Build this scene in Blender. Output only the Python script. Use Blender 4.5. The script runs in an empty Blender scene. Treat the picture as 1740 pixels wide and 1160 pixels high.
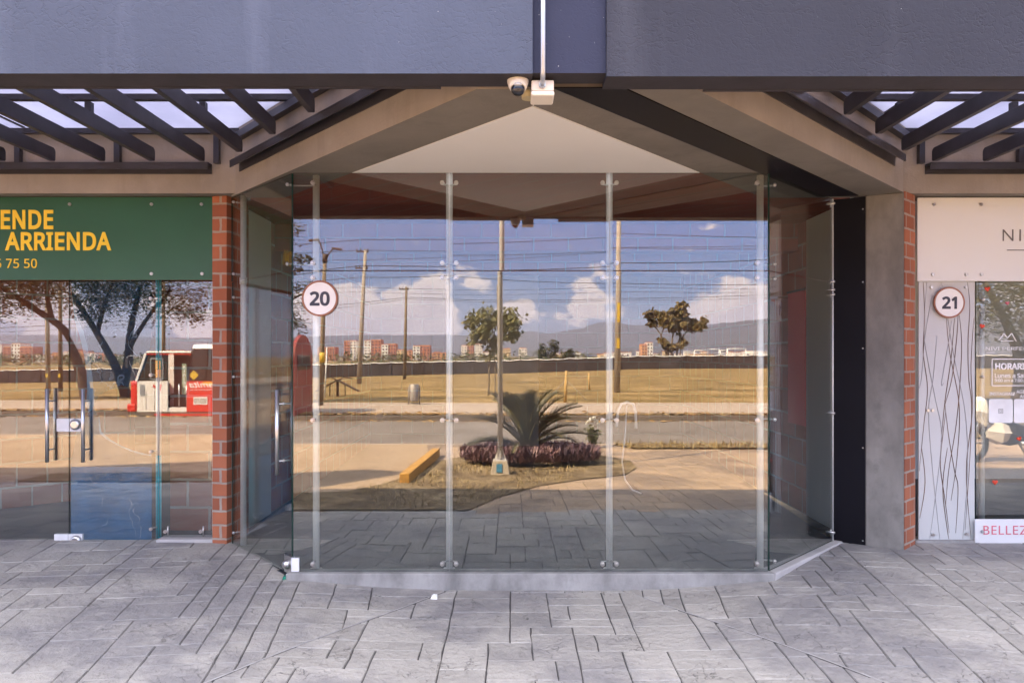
import bpy, bmesh, math, random, os
from mathutils import Vector, Matrix, noise as mnoise
random.seed(7)
S = bpy.context.scene
COL = S.collection
R = math.radians
EYE = 1.5
F = 1290.0                      # focal length in photo pixels (1740 wide)

# ------------------------------------------------------------------ camera
cam_d = bpy.data.cameras.new('camera'); cam = bpy.data.objects.new('camera', cam_d); COL.objects.link(cam)
cam.location = (0, 0, EYE); cam.rotation_euler = (R(90), 0, 0)
cam_d.sensor_width = 36; cam_d.lens = 36*F/1740; cam_d.shift_y = 23/1740
cam_d.clip_start = .05; cam_d.clip_end = 20000
S.camera = cam

# ------------------------------------------------------------------ sun, sky, exposure
SUN_EL = 45; SUN_AZ = math.atan2(-.80, .60)          # sun behind the shops, to the left
SUN_STRENGTH = 3.8; SKY_STRENGTH = .15; EXPOSURE = 2.95
sd = bpy.data.lights.new('sun', 'SUN'); so = bpy.data.objects.new('sun', sd); COL.objects.link(so)
sundir = Vector((math.sin(SUN_AZ)*math.cos(R(SUN_EL)), math.cos(SUN_AZ)*math.cos(R(SUN_EL)), math.sin(R(SUN_EL))))
so.rotation_euler = sundir.to_track_quat('Z', 'Y').to_euler()
sd.energy = SUN_STRENGTH; sd.angle = R(.53); sd.color = (1, .77, .50)
S.view_settings.view_transform = 'Standard'; S.view_settings.look = 'None'
S.view_settings.exposure = EXPOSURE; S.view_settings.gamma = 1
S.view_settings.use_curve_mapping = False
try:
    S.cycles.max_bounces = 10; S.cycles.transparent_max_bounces = 24; S.cycles.glossy_bounces = 5
    S.cycles.diffuse_bounces = 4
    S.cycles.caustics_reflective = False; S.cycles.caustics_refractive = False
    S.cycles.sample_clamp_indirect = 8
    S.cycles.use_denoising = True
except Exception: pass

W = bpy.data.worlds.new('World'); S.world = W; W.use_nodes = True
wt = W.node_tree; wt.nodes.clear()
def wn(kind, **kw):
    n = wt.nodes.new(kind)
    for k, v in kw.items(): setattr(n, k, v)
    return n
def wm(op, a, b=None, c=None, clamp=False):
    n = wn('ShaderNodeMath', operation=op, use_clamp=clamp)
    for i, q in enumerate((a, b, c)):
        if q is None: continue
        if isinstance(q, (int, float)): n.inputs[i].default_value = q
        else: wt.links.new(q, n.inputs[i])
    return n.outputs[0]
wo = wn('ShaderNodeOutputWorld'); bg = wn('ShaderNodeBackground')
sky = wn('ShaderNodeTexSky', sky_type='NISHITA', sun_disc=False)
sky.sun_elevation = R(SUN_EL); sky.sun_rotation = SUN_AZ; sky.air_density = 1.0; sky.dust_density = .6; sky.ozone_density = 1.6
tc = wn('ShaderNodeTexCoord'); sep = wn('ShaderNodeSeparateXYZ'); wt.links.new(tc.outputs['Generated'], sep.inputs[0])
dx, dy, dz = sep.outputs
ady = wm('MAXIMUM', wm('ABSOLUTE', dy), .05)
ca = wm('DIVIDE', dx, ady)                    # heading, as a tangent
cb = wm('DIVIDE', dz, ady)                    # height, as a tangent
cmb = wn('ShaderNodeCombineXYZ'); wt.links.new(ca, cmb.inputs[0]); wt.links.new(cb, cmb.inputs[1]); wt.links.new(dy, cmb.inputs[2])
nz = wn('ShaderNodeTexNoise'); nz.inputs['Scale'].default_value = 15; nz.inputs['Detail'].default_value = 9; nz.inputs['Roughness'].default_value = .58
mp = wn('ShaderNodeMapping'); mp.inputs['Scale'].default_value = (1, 1.5, .2); wt.links.new(cmb.outputs[0], mp.inputs[0]); wt.links.new(mp.outputs[0], nz.inputs['Vector'])
nz2 = wn('ShaderNodeTexNoise'); nz2.inputs['Scale'].default_value = 6; nz2.inputs['Detail'].default_value = 6
mp2 = wn('ShaderNodeMapping'); mp2.inputs['Scale'].default_value = (.6, 2.2, .2); mp2.inputs['Location'].default_value = (3.3, 1.2, 0); wt.links.new(cmb.outputs[0], mp2.inputs[0]); wt.links.new(mp2.outputs[0], nz2.inputs['Vector'])
clump = None                                   # heaps of cumulus low over the far hills
for (px, py, rx, ry, amp) in ((640, 545, 125, 60, 1.35), (585, 520, 55, 50, .8), (655, 490, 30, 34, .55), (735, 515, 60, 40, 1.1), (820, 492, 28, 30, .85), (1010, 520, 52, 30, 1.0),
                              (1045, 502, 30, 18, .5), (1215, 528, 70, 40, 1.15), (1275, 520, 60, 48, 1.1), (1160, 535, 40, 14, .5), (905, 535, 90, 22, .7),
                              (380, 540, 110, 50, .8), (1500, 520, 120, 60, .9), (60, 520, 140, 60, .9), (1750, 500, 100, 60, .8)):
    gx = wm('DIVIDE', wm('SUBTRACT', ca, (px-870)/F), rx/F)
    gy = wm('DIVIDE', wm('SUBTRACT', cb, (603-py)/F), ry/F)
    g = wm('MULTIPLY', wm('POWER', 2.718, wm('MULTIPLY', wm('ADD', wm('MULTIPLY', gx, gx), wm('MULTIPLY', gy, gy)), -1.0)), amp)
    clump = g if clump is None else wm('MAXIMUM', clump, g)
dens = wm('ADD', wm('MULTIPLY', clump, .75), wm('MULTIPLY', wm('SUBTRACT', nz.outputs[0], .5), 2.1))
mask = wn('ShaderNodeMapRange', interpolation_type='SMOOTHSTEP'); wt.links.new(dens, mask.inputs[0])
mask.inputs[1].default_value = .26; mask.inputs[2].default_value = .44
wisp = wn('ShaderNodeMapRange', interpolation_type='SMOOTHSTEP'); wt.links.new(nz2.outputs[0], wisp.inputs[0])
wisp.inputs[1].default_value = .5; wisp.inputs[2].default_value = .8; wisp.inputs[4].default_value = .32
low = wn('ShaderNodeMapRange', interpolation_type='SMOOTHSTEP'); wt.links.new(dz, low.inputs[0])
low.inputs[1].default_value = .28; low.inputs[2].default_value = .05
allm = wm('MAXIMUM', wm('MULTIPLY', mask.outputs[0], .92), wm('MULTIPLY', wisp.outputs[0], low.outputs[0]), clamp=True)
shade = wn('ShaderNodeMapRange'); wt.links.new(dens, shade.inputs[0]); shade.inputs[1].default_value = .3; shade.inputs[2].default_value = 1.0
ccol = wn('ShaderNodeMix', data_type='RGBA'); wt.links.new(shade.outputs[0], ccol.inputs['Factor'])
ccol.inputs['A'].default_value = (4.4, 3.6, 3.1, 1); ccol.inputs['B'].default_value = (3.0, 2.5, 2.4, 1)
mixc = wn('ShaderNodeMix', data_type='RGBA'); wt.links.new(allm, mixc.inputs['Factor'])
tint = wn('ShaderNodeMix', data_type='RGBA', blend_type='MULTIPLY'); tint.inputs['Factor'].default_value = 1
wt.links.new(sky.outputs[0], tint.inputs['A']); 
lowt = wn('ShaderNodeMapRange', interpolation_type='SMOOTHSTEP'); wt.links.new(dz, lowt.inputs[0]); lowt.inputs[1].default_value = .12; lowt.inputs[2].default_value = .45
tcol = wn('ShaderNodeMix', data_type='RGBA'); wt.links.new(lowt.outputs[0], tcol.inputs['Factor']); tcol.inputs['A'].default_value = (.60, .88, 1.48, 1); tcol.inputs['B'].default_value = (1.26, 1.0, .80, 1)
wt.links.new(tcol.outputs['Result'], tint.inputs['B'])
dim = wn('ShaderNodeMapRange', interpolation_type='SMOOTHSTEP'); wt.links.new(dz, dim.inputs[0])       # dims the low sky, full strength higher up
dim.inputs[1].default_value = .12; dim.inputs[2].default_value = .50; dim.inputs[3].default_value = .20; dim.inputs[4].default_value = 1.0
dimm = wn('ShaderNodeMix', data_type='RGBA', blend_type='MULTIPLY'); dimm.inputs['Factor'].default_value = 1
wt.links.new(tint.outputs['Result'], dimm.inputs['A']); wt.links.new(dim.outputs[0], dimm.inputs['B'])
fill_veil = wn('ShaderNodeMapRange', interpolation_type='SMOOTHSTEP'); wt.links.new(dz, fill_veil.inputs[0]); fill_veil.inputs[1].default_value = .22; fill_veil.inputs[2].default_value = .6; fill_veil.inputs[4].default_value = .5  # unseen bright cover added overhead to light the shade neutrally
vmix = wn('ShaderNodeMix', data_type='RGBA'); wt.links.new(fill_veil.outputs[0], vmix.inputs['Factor']); wt.links.new(dimm.outputs['Result'], vmix.inputs['A']); vmix.inputs['B'].default_value = (6.6, 6.1, 5.9, 1)
wt.links.new(vmix.outputs['Result'], mixc.inputs['A']); wt.links.new(ccol.outputs['Result'], mixc.inputs['B'])
wt.links.new(mixc.outputs['Result'], bg.inputs[0]); bg.inputs[1].default_value = SKY_STRENGTH
wt.links.new(bg.outputs[0], wo.inputs[0])

# ------------------------------------------------------------------ points
def P(u, v, Y):                 # a point at depth Y that the photo shows at (u, v)
    return Vector(((u-870)/F*Y, Y, EYE+(603-v)/F*Y))
def RP(u, v, D, plane=5.0):     # a point seen mirrored in the glass at depth `plane`, D metres along the mirrored ray
    return Vector(((u-870)/F*D, 2*plane-D, EYE+(603-v)/F*D))
def sst(x, a, b):
    t = min(1, max(0, (x-a)/(b-a))); return t*t*(3-2*t)
def gz(x, y):                   # height of the paved forecourt
    if y > 5: b = min(.03, .03*(y-5))
    else: b = max(-.21, -.03*(5-y))
    return b - .03*(1-sst(abs(x-.15), .4, 1.6))*sst(y, 3.0, 4.8) + .045*sst(abs(x-.15), .8, 1.9)*sst(y, 3.2, 5.0)
FENCE_Y = -111.0
def fence_base(x):
    u = 870 + F*x/121.0
    pts = [(-400, -3.6), (100, -2.9), (520, -2.25), (600, -2.1), (782, -1.6), (913, -1.35), (1065, -.85), (1180, -.72), (1400, -.7), (2000, -.6)]
    if u <= pts[0][0]: return pts[0][1]
    for (a, za), (b, zb) in zip(pts, pts[1:]):
        if u <= b: return za+(zb-za)*(u-a)/(b-a)
    return pts[-1][1]
def tz(x, y):                   # height of the grassland across the road
    if y > -17: return -.22
    xx = x*121.0/(10-y)
    t = min(1, (-17-y)/(94.0))
    z = -.22 + (fence_base(xx)+.22)*t
    if y < FENCE_Y: z -= .004*min(1200, (FENCE_Y-y))
    return z + .05*mnoise.noise((x*.12, y*.12, 0))*sst(-y, 17, 30)

# ------------------------------------------------------------------ materials
def newmat(name):
    m = bpy.data.materials.new(name); m.use_nodes = True; nt = m.node_tree; nt.nodes.clear()
    out = nt.nodes.new('ShaderNodeOutputMaterial')
    return m, nt, out
def lk(nt, a, b): nt.links.new(a, b)
def pos(nt, scale=(1, 1, 1)):
    g = nt.nodes.new('ShaderNodeNewGeometry'); mpn = nt.nodes.new('ShaderNodeMapping'); mpn.inputs['Scale'].default_value = scale
    lk(nt, g.outputs['Position'], mpn.inputs[0]); return mpn.outputs[0], g
def noise(nt, vec, scale, detail=6, rough=.55):
    n = nt.nodes.new('ShaderNodeTexNoise'); n.inputs['Scale'].default_value = scale; n.inputs['Detail'].default_value = detail; n.inputs['Roughness'].default_value = rough
    lk(nt, vec, n.inputs['Vector']); return n.outputs[0]
def ramp(nt, fac, stops):
    r = nt.nodes.new('ShaderNodeValToRGB'); lk(nt, fac, r.inputs[0]); el = r.color_ramp.elements
    while len(el) < len(stops): el.new(.5)
    for e, (p, c) in zip(el, stops): e.position = p; e.color = (*c, 1) if len(c) == 3 else c
    return r.outputs[0]
def mixc_(nt, fac, a, b, blend='MIX'):
    n = nt.nodes.new('ShaderNodeMix'); n.data_type = 'RGBA'; n.blend_type = blend
    for s, q in (('Factor', fac), ('A', a), ('B', b)):
        if isinstance(q, (int, float)): n.inputs[s].default_value = q
        elif isinstance(q, tuple): n.inputs[s].default_value = (*q, 1)
        else: lk(nt, q, n.inputs[s])
    return n.outputs['Result']
def maprange(nt, v, a, b, c, d):
    n = nt.nodes.new('ShaderNodeMapRange'); lk(nt, v, n.inputs[0])
    for i, q in enumerate((a, b, c, d)): n.inputs[i+1].default_value = q
    return n.outputs[0]
def princ(nt, out, col, rough=.6, metal=0, spec=.5, bump=None, bstr=.3, bdist=.01):
    b = nt.nodes.new('ShaderNodeBsdfPrincipled')
    if isinstance(col, tuple): b.inputs['Base Color'].default_value = (*col, 1)
    else: lk(nt, col, b.inputs['Base Color'])
    if isinstance(rough, (int, float)): b.inputs['Roughness'].default_value = rough
    else: lk(nt, rough, b.inputs['Roughness'])
    b.inputs['Metallic'].default_value = metal; b.inputs['Specular IOR Level'].default_value = spec
    if bump is not None:
        bn = nt.nodes.new('ShaderNodeBump'); bn.inputs['Strength'].default_value = bstr; bn.inputs['Distance'].default_value = bdist
        lk(nt, bump, bn.inputs['Height']); lk(nt, bn.outputs[0], b.inputs['Normal'])
    lk(nt, b.outputs[0], out.inputs[0]); return b
def simple(name, col, rough=.5, metal=0, spec=.5, var=.12, vs=6.0, bump=0, bs=40.0, bd=.004):
    m, nt, out = newmat(name); v, _ = pos(nt)
    n = noise(nt, v, vs, 5)
    c = mixc_(nt, maprange(nt, n, .3, .7, 0, 1), tuple(x*(1-var) for x in col), tuple(min(1, x*(1+var)) for x in col))
    bb = noise(nt, v, bs, 4) if bump else None
    princ(nt, out, c, rough, metal, spec, bb, bump, bd); return m
def island(name, cols, rough=.6, spec=.3, transl=0):      # colour differs from leaf to leaf
    m, nt, out = newmat(name); g = nt.nodes.new('ShaderNodeNewGeometry')
    k = len(cols)-1
    c = ramp(nt, g.outputs['Random Per Island'], [(i/k, cc) for i, cc in enumerate(cols)])
    if transl:
        b = princ(nt, out, c, rough, 0, spec)
        t = nt.nodes.new('ShaderNodeBsdfTranslucent'); lk(nt, c, t.inputs[0])
        mx = nt.nodes.new('ShaderNodeMixShader'); mx.inputs[0].default_value = transl
        lk(nt, b.outputs[0], mx.inputs[1]); lk(nt, t.outputs[0], mx.inputs[2]); lk(nt, mx.outputs[0], out.inputs[0])
    else: princ(nt, out, c, rough, 0, spec)
    return m
M = {}
# rough painted render of the fascia
def mk_plaster(name, col, streak=.35, bstr=.9):
    m, nt, out = newmat(name); v, _ = pos(nt)
    n1 = noise(nt, v, 1.3, 5); n2 = noise(nt, v, 42, 6, .65)
    vs, _ = pos(nt, (1, 1, .12)); n3 = noise(nt, vs, 3.2, 5, .6)
    vw, _ = pos(nt, (1, 1, 1.35)); rg = noise(nt, vw, 17, 3, .5)
    ra = nt.nodes.new('ShaderNodeMath'); ra.operation = 'SUBTRACT'; ra.inputs[1].default_value = .5; lk(nt, rg, ra.inputs[0])
    rb_ = nt.nodes.new('ShaderNodeMath'); rb_.operation = 'ABSOLUTE'; lk(nt, ra.outputs[0], rb_.inputs[0])
    worm = maprange(nt, rb_.outputs[0], 0, .035, 0, 1); sel = maprange(nt, noise(nt, v, 3.2, 4), .42, .62, .25, 1)
    mm = nt.nodes.new('ShaderNodeMath'); mm.operation = 'MULTIPLY'; lk(nt, maprange(nt, worm, 0, 1, -1, 0), mm.inputs[0]); lk(nt, sel, mm.inputs[1])
    base = mixc_(nt, maprange(nt, n1, .3, .7, 0, 1), tuple(c*.9 for c in col), tuple(c*1.12 for c in col))
    base = mixc_(nt, maprange(nt, n3, .56, .76, 0, streak), base, tuple(min(1, c*1.5+.02) for c in col))
    sp = maprange(nt, noise(nt, v, 75, 2), .755, .775, 0, .8)
    base = mixc_(nt, sp, base, (.6, .6, .62))
    h = nt.nodes.new('ShaderNodeMath'); h.operation = 'MULTIPLY_ADD'; h.inputs[1].default_value = .6; lk(nt, mm.outputs[0], h.inputs[0]); lk(nt, n2, h.inputs[2])
    princ(nt, out, base, .75, 0, .3, h.outputs[0], bstr, .006); return m
M['fascia'] = mk_plaster('fascia_paint_flared', (.066, .083, .132), .6, .6)  # flare brightness put into the left fascia's colour
M['fascia_right'] = mk_plaster('fascia_paint_unflared', (.029, .033, .052), .5, .6)  # right fascia: same paint without the flare brightness
M['joint'] = mk_plaster('joint_paint', (.026, .032, .068), .3, .2)
M['dark'] = simple('dark_paint', (.030, .026, .033), .7, var=.25, bump=.3)
def mk_beam(name, col, v2=.14):
    m, nt, out = newmat(name); v, _ = pos(nt)
    n1 = noise(nt, v, 1.6, 6, .6); n2 = noise(nt, v, 60, 4)
    c = mixc_(nt, maprange(nt, n1, .3, .7, 0, 1), tuple(x*(1-v2) for x in col), tuple(x*(1+v2) for x in col))
    vd, _ = pos(nt, (1, 1, .18)); n4 = noise(nt, vd, 5, 6, .65); c = mixc_(nt, maprange(nt, n4, .52, .72, 0, .4), c, tuple(x*.68 for x in col))
    n5 = noise(nt, v, 14, 5, .6); c = mixc_(nt, maprange(nt, n5, .56, .70, 0, .25), c, tuple(min(1, x*1.25) for x in col))
    princ(nt, out, c, .85, 0, .2, n2, .6, .004); return m
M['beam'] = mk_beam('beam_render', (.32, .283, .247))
M['beam_under'] = mk_beam('beam_render_shaded', (.205, .187, .163))  # same render with the underside's shade put into the colour
M['white_soffit'] = simple('white_soffit_paint', (.83, .825, .80), .8, 0, .2, .025, 1.5, .3, 60, .002)
def mk_concrete(name, col, amt=1.0):
    m, nt, out = newmat(name); v, _ = pos(nt)
    vs, _ = pos(nt, (1, 1, .45))
    n1 = noise(nt, vs, 2.4, 8, .62); n2 = noise(nt, v, 9, 6, .6); n3 = noise(nt, v, 90, 3)
    c = ramp(nt, n1, [(.25, tuple(x*(1-.38*amt) for x in col)), (.5, col), (.75, tuple(min(1, x*(1+.3*amt)) for x in col))])
    c = mixc_(nt, maprange(nt, n2, .5, .75, 0, .35*amt), c, tuple(x*.6 for x in col))
    princ(nt, out, c, .8, 0, .3, n3, .35, .003); return m
M['concrete'] = mk_concrete('column_concrete', (.225, .213, .20), 1.5)
M['kerb_concrete'] = mk_concrete('plinth_concrete', (.30, .292, .29), 1.9)
M['plinth_light'] = mk_concrete('plinth_concrete_light', (.46, .44, .44), .7)
def mk_brick(name, c1, c2, mortar, bw=.36, rh=.212, ms=.012, off=(0, 0, 0)):
    m, nt, out = newmat(name)
    g = nt.nodes.new('ShaderNodeNewGeometry'); sp = nt.nodes.new('ShaderNodeSeparateXYZ'); lk(nt, g.outputs['Position'], sp.inputs[0])
    ad = nt.nodes.new('ShaderNodeMath'); lk(nt, sp.outputs[0], ad.inputs[0]); lk(nt, sp.outputs[1], ad.inputs[1])
    cx = nt.nodes.new('ShaderNodeCombineXYZ'); lk(nt, ad.outputs[0], cx.inputs[0]); lk(nt, sp.outputs[2], cx.inputs[1])
    mp_ = nt.nodes.new('ShaderNodeMapping'); mp_.inputs['Location'].default_value = off; lk(nt, cx.outputs[0], mp_.inputs[0])
    wob = nt.nodes.new('ShaderNodeTexNoise'); wob.inputs['Scale'].default_value = 14; lk(nt, g.outputs['Position'], wob.inputs['Vector'])
    mv = nt.nodes.new('ShaderNodeMix'); mv.data_type = 'VECTOR'; mv.inputs['Factor'].default_value = .012; lk(nt, mp_.outputs[0], mv.inputs['A']); lk(nt, wob.outputs['Color'], mv.inputs['B'])
    b = nt.nodes.new('ShaderNodeTexBrick'); lk(nt, mv.outputs['Result'], b.inputs['Vector'])
    b.inputs['Color1'].default_value = (*c1, 1); b.inputs['Color2'].default_value = (*c2, 1); b.inputs['Mortar'].default_value = (*mortar, 1)
    b.inputs['Scale'].default_value = 1; b.inputs['Mortar Size'].default_value = ms; b.inputs['Mortar Smooth'].default_value = .2
    b.inputs['Brick Width'].default_value = bw; b.inputs['Row Height'].default_value = rh
    n1 = noise(nt, g.outputs['Position'], 5, 6); n2 = noise(nt, g.outputs['Position'], 80, 3)
    c = mixc_(nt, maprange(nt, n1, .3, .7, 0, .35), b.outputs[0], tuple(x*.55 for x in c1))
    h = nt.nodes.new('ShaderNodeMath'); h.operation = 'MULTIPLY_ADD'; h.inputs[1].default_value = -1.0; lk(nt, b.outputs['Fac'], h.inputs[0])
    s_ = maprange(nt, n2, 0, 1, 0, .35); lk(nt, s_, h.inputs[2])
    princ(nt, out, c, .85, 0, .2, h.outputs[0], .7, .008); return m
M['brick'] = mk_brick('orange_brick', (.48, .17, .09), (.30, .105, .062), (.40, .35, .30), .235, .105, .009)
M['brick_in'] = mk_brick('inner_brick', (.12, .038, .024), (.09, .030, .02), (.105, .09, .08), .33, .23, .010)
M['brick_mid'] = mk_brick('party_brick', (.45, .14, .08), (.37, .11, .065), (.5, .45, .40), .36, .23, .012)
M['brick_back'] = mk_brick('raw_brick_back', (.36, .10, .065), (.30, .085, .055), (.26, .19, .15), .33, .20, .008)
M['inner_plaster'] = mk_concrete('inner_plaster', (.72, .75, .71), .15)
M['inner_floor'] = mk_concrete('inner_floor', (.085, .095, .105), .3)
M['black_panel'] = simple('black_sheet', (.006, .006, .010), .5, 0, .12, .2, 2.0)
M['steel_dark'] = simple('dark_steel', (.030, .028, .036), .45, 0, .5, .35, 5.0, .1)
M['steel_pale'] = simple('pale_steel', (.085, .078, .088), .33, .4, .5, .35, 5.0, .1)
M['steel'] = simple('brushed_steel', (.62, .61, .60), .28, 1, .5, .08)
M['mullion'] = simple('polished_tube', (.97, .96, .94), .45, .35, .5, .05)
M['white_plate'] = simple('white_plate', (.74, .74, .76), .35, 0, .5, .03)
M['cream_plastic'] = simple('cream_plastic', (.80, .76, .70), .35, 0, .5, .03)
M['galv'] = simple('galvanised', (.50, .52, .55), .35, .8, .5, .15)
M['bubble'] = simple('dark_bubble', (.012, .014, .022), .06, 0, .6, .05)
M['lens'] = simple('camera_core', (.50, .50, .52), .3, .2, .5, .1)
M['pvc'] = simple('pvc_pipe', (.55, .46, .26), .4, 0, .5, .1)
M['green_sign'] = simple('green_sign', (.030, .115, .068), .30, 0, .5, .10, 1.2)
M['yellow'] = simple('yellow_letter', (.92, .64, .045), .45, 0, .4, .02)
M['sign_white'] = simple('white_sign', (.76, .765, .75), .32, 0, .5, .025, 1.0)
M['panel_white'] = simple('pale_panel', (.57, .585, .59), .3, 0, .5, .04, 1.0)
M['grey_letter'] = simple('grey_letter', (.13, .12, .12), .5)
M['navy'] = simple('navy_digit', (.035, .037, .062), .4, 0, .5, .3, 30)
M['disc_white'] = simple('white_disc', (.86, .85, .84), .35, 0, .5, .02)
M['copper'] = simple('brown_rim', (.34, .145, .085), .45, 0, .5, .08)
M['twig'] = simple('twig_print', (.16, .10, .07), .5, 0, .4, .5, 4)
M['twig_grey'] = simple('twig_print_grey', (.36, .36, .37), .5, 0, .4, .3, 4)
M['red_heart'] = simple('red_heart', (.72, .06, .025), .3, 0, .5, .15)
M['pink_heart'] = simple('pink_heart', (.74, .18, .25), .3, 0, .5, .1)
M['white_print'] = simple('white_print', (.85, .85, .85), .5)
M['rose_letter'] = simple('rose_letter', (.66, .16, .22), .5)
M['green_tape'] = simple('green_tape', (.01, .22, .15), .4)
# glass
def mk_glass(name, tint, face=.10):
    m, nt, out = newmat(name)
    tr = nt.nodes.new('ShaderNodeBsdfTransparent'); tr.inputs[0].default_value = (*tint, 1)
    gl = nt.nodes.new('ShaderNodeBsdfGlossy'); gl.inputs['Roughness'].default_value = 0; gl.inputs[0].default_value = (1, 1, 1, 1)
    fr = nt.nodes.new('ShaderNodeLayerWeight'); fr.inputs[0].default_value = .25
    ad = nt.nodes.new('ShaderNodeMapRange'); lk(nt, fr.outputs['Fresnel'], ad.inputs[0])
    ad.inputs[1].default_value = .02; ad.inputs[2].default_value = .6; ad.inputs[3].default_value = face; ad.inputs[4].default_value = .17
    mx = nt.nodes.new('ShaderNodeMixShader'); lk(nt, ad.outputs[0], mx.inputs[0]); lk(nt, tr.outputs[0], mx.inputs[1]); lk(nt, gl.outputs[0], mx.inputs[2])
    vd, _ = pos(nt, (1, 1, .3)); dn = noise(nt, vd, 3.0, 7, .7); du = nt.nodes.new('ShaderNodeBsdfDiffuse'); du.inputs[0].default_value = (.6, .58, .55, 1)
    m2 = nt.nodes.new('ShaderNodeMixShader'); lk(nt, maprange(nt, dn, .5, .75, .002, .030), m2.inputs[0]); lk(nt, mx.outputs[0], m2.inputs[1]); lk(nt, du.outputs[0], m2.inputs[2])
    lk(nt, m2.outputs[0], out.inputs[0]); return m
M['glass'] = mk_glass('shop_glass', (.87, .895, .885), .12)
M['glass_edge'] = simple('glass_edge', (.008, .045, .038), .15, 0, .5, .1)
M['glass_edge_light'] = simple('glass_edge_pale', (.36, .42, .38), .15, 0, .5, .1)
def mk_film(name, col, tcol, thin=.30):
    m, nt, out = newmat(name); v, _ = pos(nt)
    n = noise(nt, v, 7, 5); n2 = noise(nt, v, 2.0, 3)
    vc, _ = pos(nt, (1, 1, .35)); wv = nt.nodes.new('ShaderNodeTexVoronoi'); wv.feature = 'DISTANCE_TO_EDGE'; wv.inputs['Scale'].default_value = 5.5
    mv = nt.nodes.new('ShaderNodeMix'); mv.data_type = 'VECTOR'; mv.inputs['Factor'].default_value = .22
    nn = nt.nodes.new('ShaderNodeTexNoise'); nn.inputs['Scale'].default_value = 5; lk(nt, v, nn.inputs['Vector']); lk(nt, vc, mv.inputs['A']); lk(nt, nn.outputs['Color'], mv.inputs['B']); lk(nt, mv.outputs['Result'], wv.inputs['Vector'])
    crease = nt.nodes.new('ShaderNodeMath'); crease.operation = 'MULTIPLY'; lk(nt, maprange(nt, wv.outputs[0], 0, .018, 1, 0), crease.inputs[0]); lk(nt, maprange(nt, noise(nt, v, 4.5, 3), .50, .58, 0, 1), crease.inputs[1])
    c = mixc_(nt, maprange(nt, n, .3, .7, 0, 1), tuple(x*.8 for x in col), tuple(x*1.25 for x in col))
    c = mixc_(nt, crease.outputs[0], c, (.42, .56, .72))
    d = nt.nodes.new('ShaderNodeBsdfDiffuse'); lk(nt, c, d.inputs[0])
    t = nt.nodes.new('ShaderNodeBsdfTransparent'); t.inputs[0].default_value = (*tcol, 1)
    mx = nt.nodes.new('ShaderNodeMixShader'); mx.inputs[0].default_value = thin; lk(nt, d.outputs[0], mx.inputs[1]); lk(nt, t.outputs[0], mx.inputs[2]); lk(nt, mx.outputs[0], out.inputs[0]); return m
M['film'] = mk_film('blue_film', (.004, .17, .42), (.07, .26, .50))
M['film_washed'] = mk_film('washed_blue_film', (.006, .10, .20), (.20, .42, .62), .62)  # same film, brightness of the reflections over it washed into the colour
M['film_pale'] = mk_film('pale_film', (.30, .46, .60), (.6, .75, .85))
M['film_tint'] = simple('cyan_film_tint', (.03, .72, .92), .3, 0, .5, .1)  # cyan of film seen over lit steel, put into a solid colour
def mk_poly():
    m, nt, out = newmat('polycarbonate'); v, _ = pos(nt)
    n = noise(nt, v, 1.8, 4)
    c = mixc_(nt, maprange(nt, n, .3, .7, 0, 1), (.56, .56, .66), (.70, .70, .80))
    t = nt.nodes.new('ShaderNodeBsdfTranslucent'); lk(nt, c, t.inputs[0])
    d = nt.nodes.new('ShaderNodeBsdfTransparent'); d.inputs[0].default_value = (.3, .3, .38, 1)
    mx = nt.nodes.new('ShaderNodeMixShader'); mx.inputs[0].default_value = .30; lk(nt, t.outputs[0], mx.inputs[1]); lk(nt, d.outputs[0], mx.inputs[2]); lk(nt, mx.outputs[0], out.inputs[0]); return m
M['poly'] = mk_poly()
def mk_stone(name, col):
    m, nt, out = newmat(name); v, g = pos(nt)
    isl = g.outputs['Random Per Island']
    c = mixc_(nt, isl, tuple(x*.80 for x in col), tuple(x*1.12 for x in col))
    n1 = noise(nt, v, .8, 6, .6); c = mixc_(nt, maprange(nt, n1, .45, .57, 0, .85), c, (col[0]*.55, col[1]*.56, col[2]*.63))
    n4 = noise(nt, v, 6, 7, .65); c = mixc_(nt, maprange(nt, n4, .45, .7, 0, .35), c, tuple(x*1.25 for x in col))
    wv = nt.nodes.new('ShaderNodeTexVoronoi'); wv.feature = 'DISTANCE_TO_EDGE'; wv.inputs['Scale'].default_value = 12
    mv = nt.nodes.new('ShaderNodeMix'); mv.data_type = 'VECTOR'; mv.inputs['Factor'].default_value = .3
    nn = nt.nodes.new('ShaderNodeTexNoise'); nn.inputs['Scale'].default_value = 6; nn.inputs['Detail'].default_value = 5; lk(nt, v, nn.inputs['Vector']); lk(nt, v, mv.inputs['A']); lk(nt, nn.outputs['Color'], mv.inputs['B']); lk(nt, mv.outputs['Result'], wv.inputs['Vector'])
    cr = maprange(nt, wv.outputs[0], 0, .018, 1, 0); sel = maprange(nt, noise(nt, v, 3.5, 6, .65), .50, .60, 0, .7)
    k = nt.nodes.new('ShaderNodeMath'); k.operation = 'MULTIPLY'; lk(nt, cr, k.inputs[0]); lk(nt, sel, k.inputs[1])
    c = mixc_(nt, k.outputs[0], c, tuple(x*.22 for x in col))
    spk = maprange(nt, noise(nt, v, 55, 2), .66, .72, 0, .5); c = mixc_(nt, spk, c, tuple(x*.55 for x in col))
    h = nt.nodes.new('ShaderNodeMath'); h.operation = 'MULTIPLY_ADD'; h.inputs[1].default_value = -.6; lk(nt, k.outputs[0], h.inputs[0]); lk(nt, noise(nt, v, 22, 7, .6), h.inputs[2])
    princ(nt, out, c, .66, 0, .35, h.outputs[0], 1.0, .016); return m
M['stone'] = mk_stone('stamped_concrete', (.390, .366, .338))
M['stone_tan'] = mk_stone('tan_pavers', (.42, .305, .205))
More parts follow.
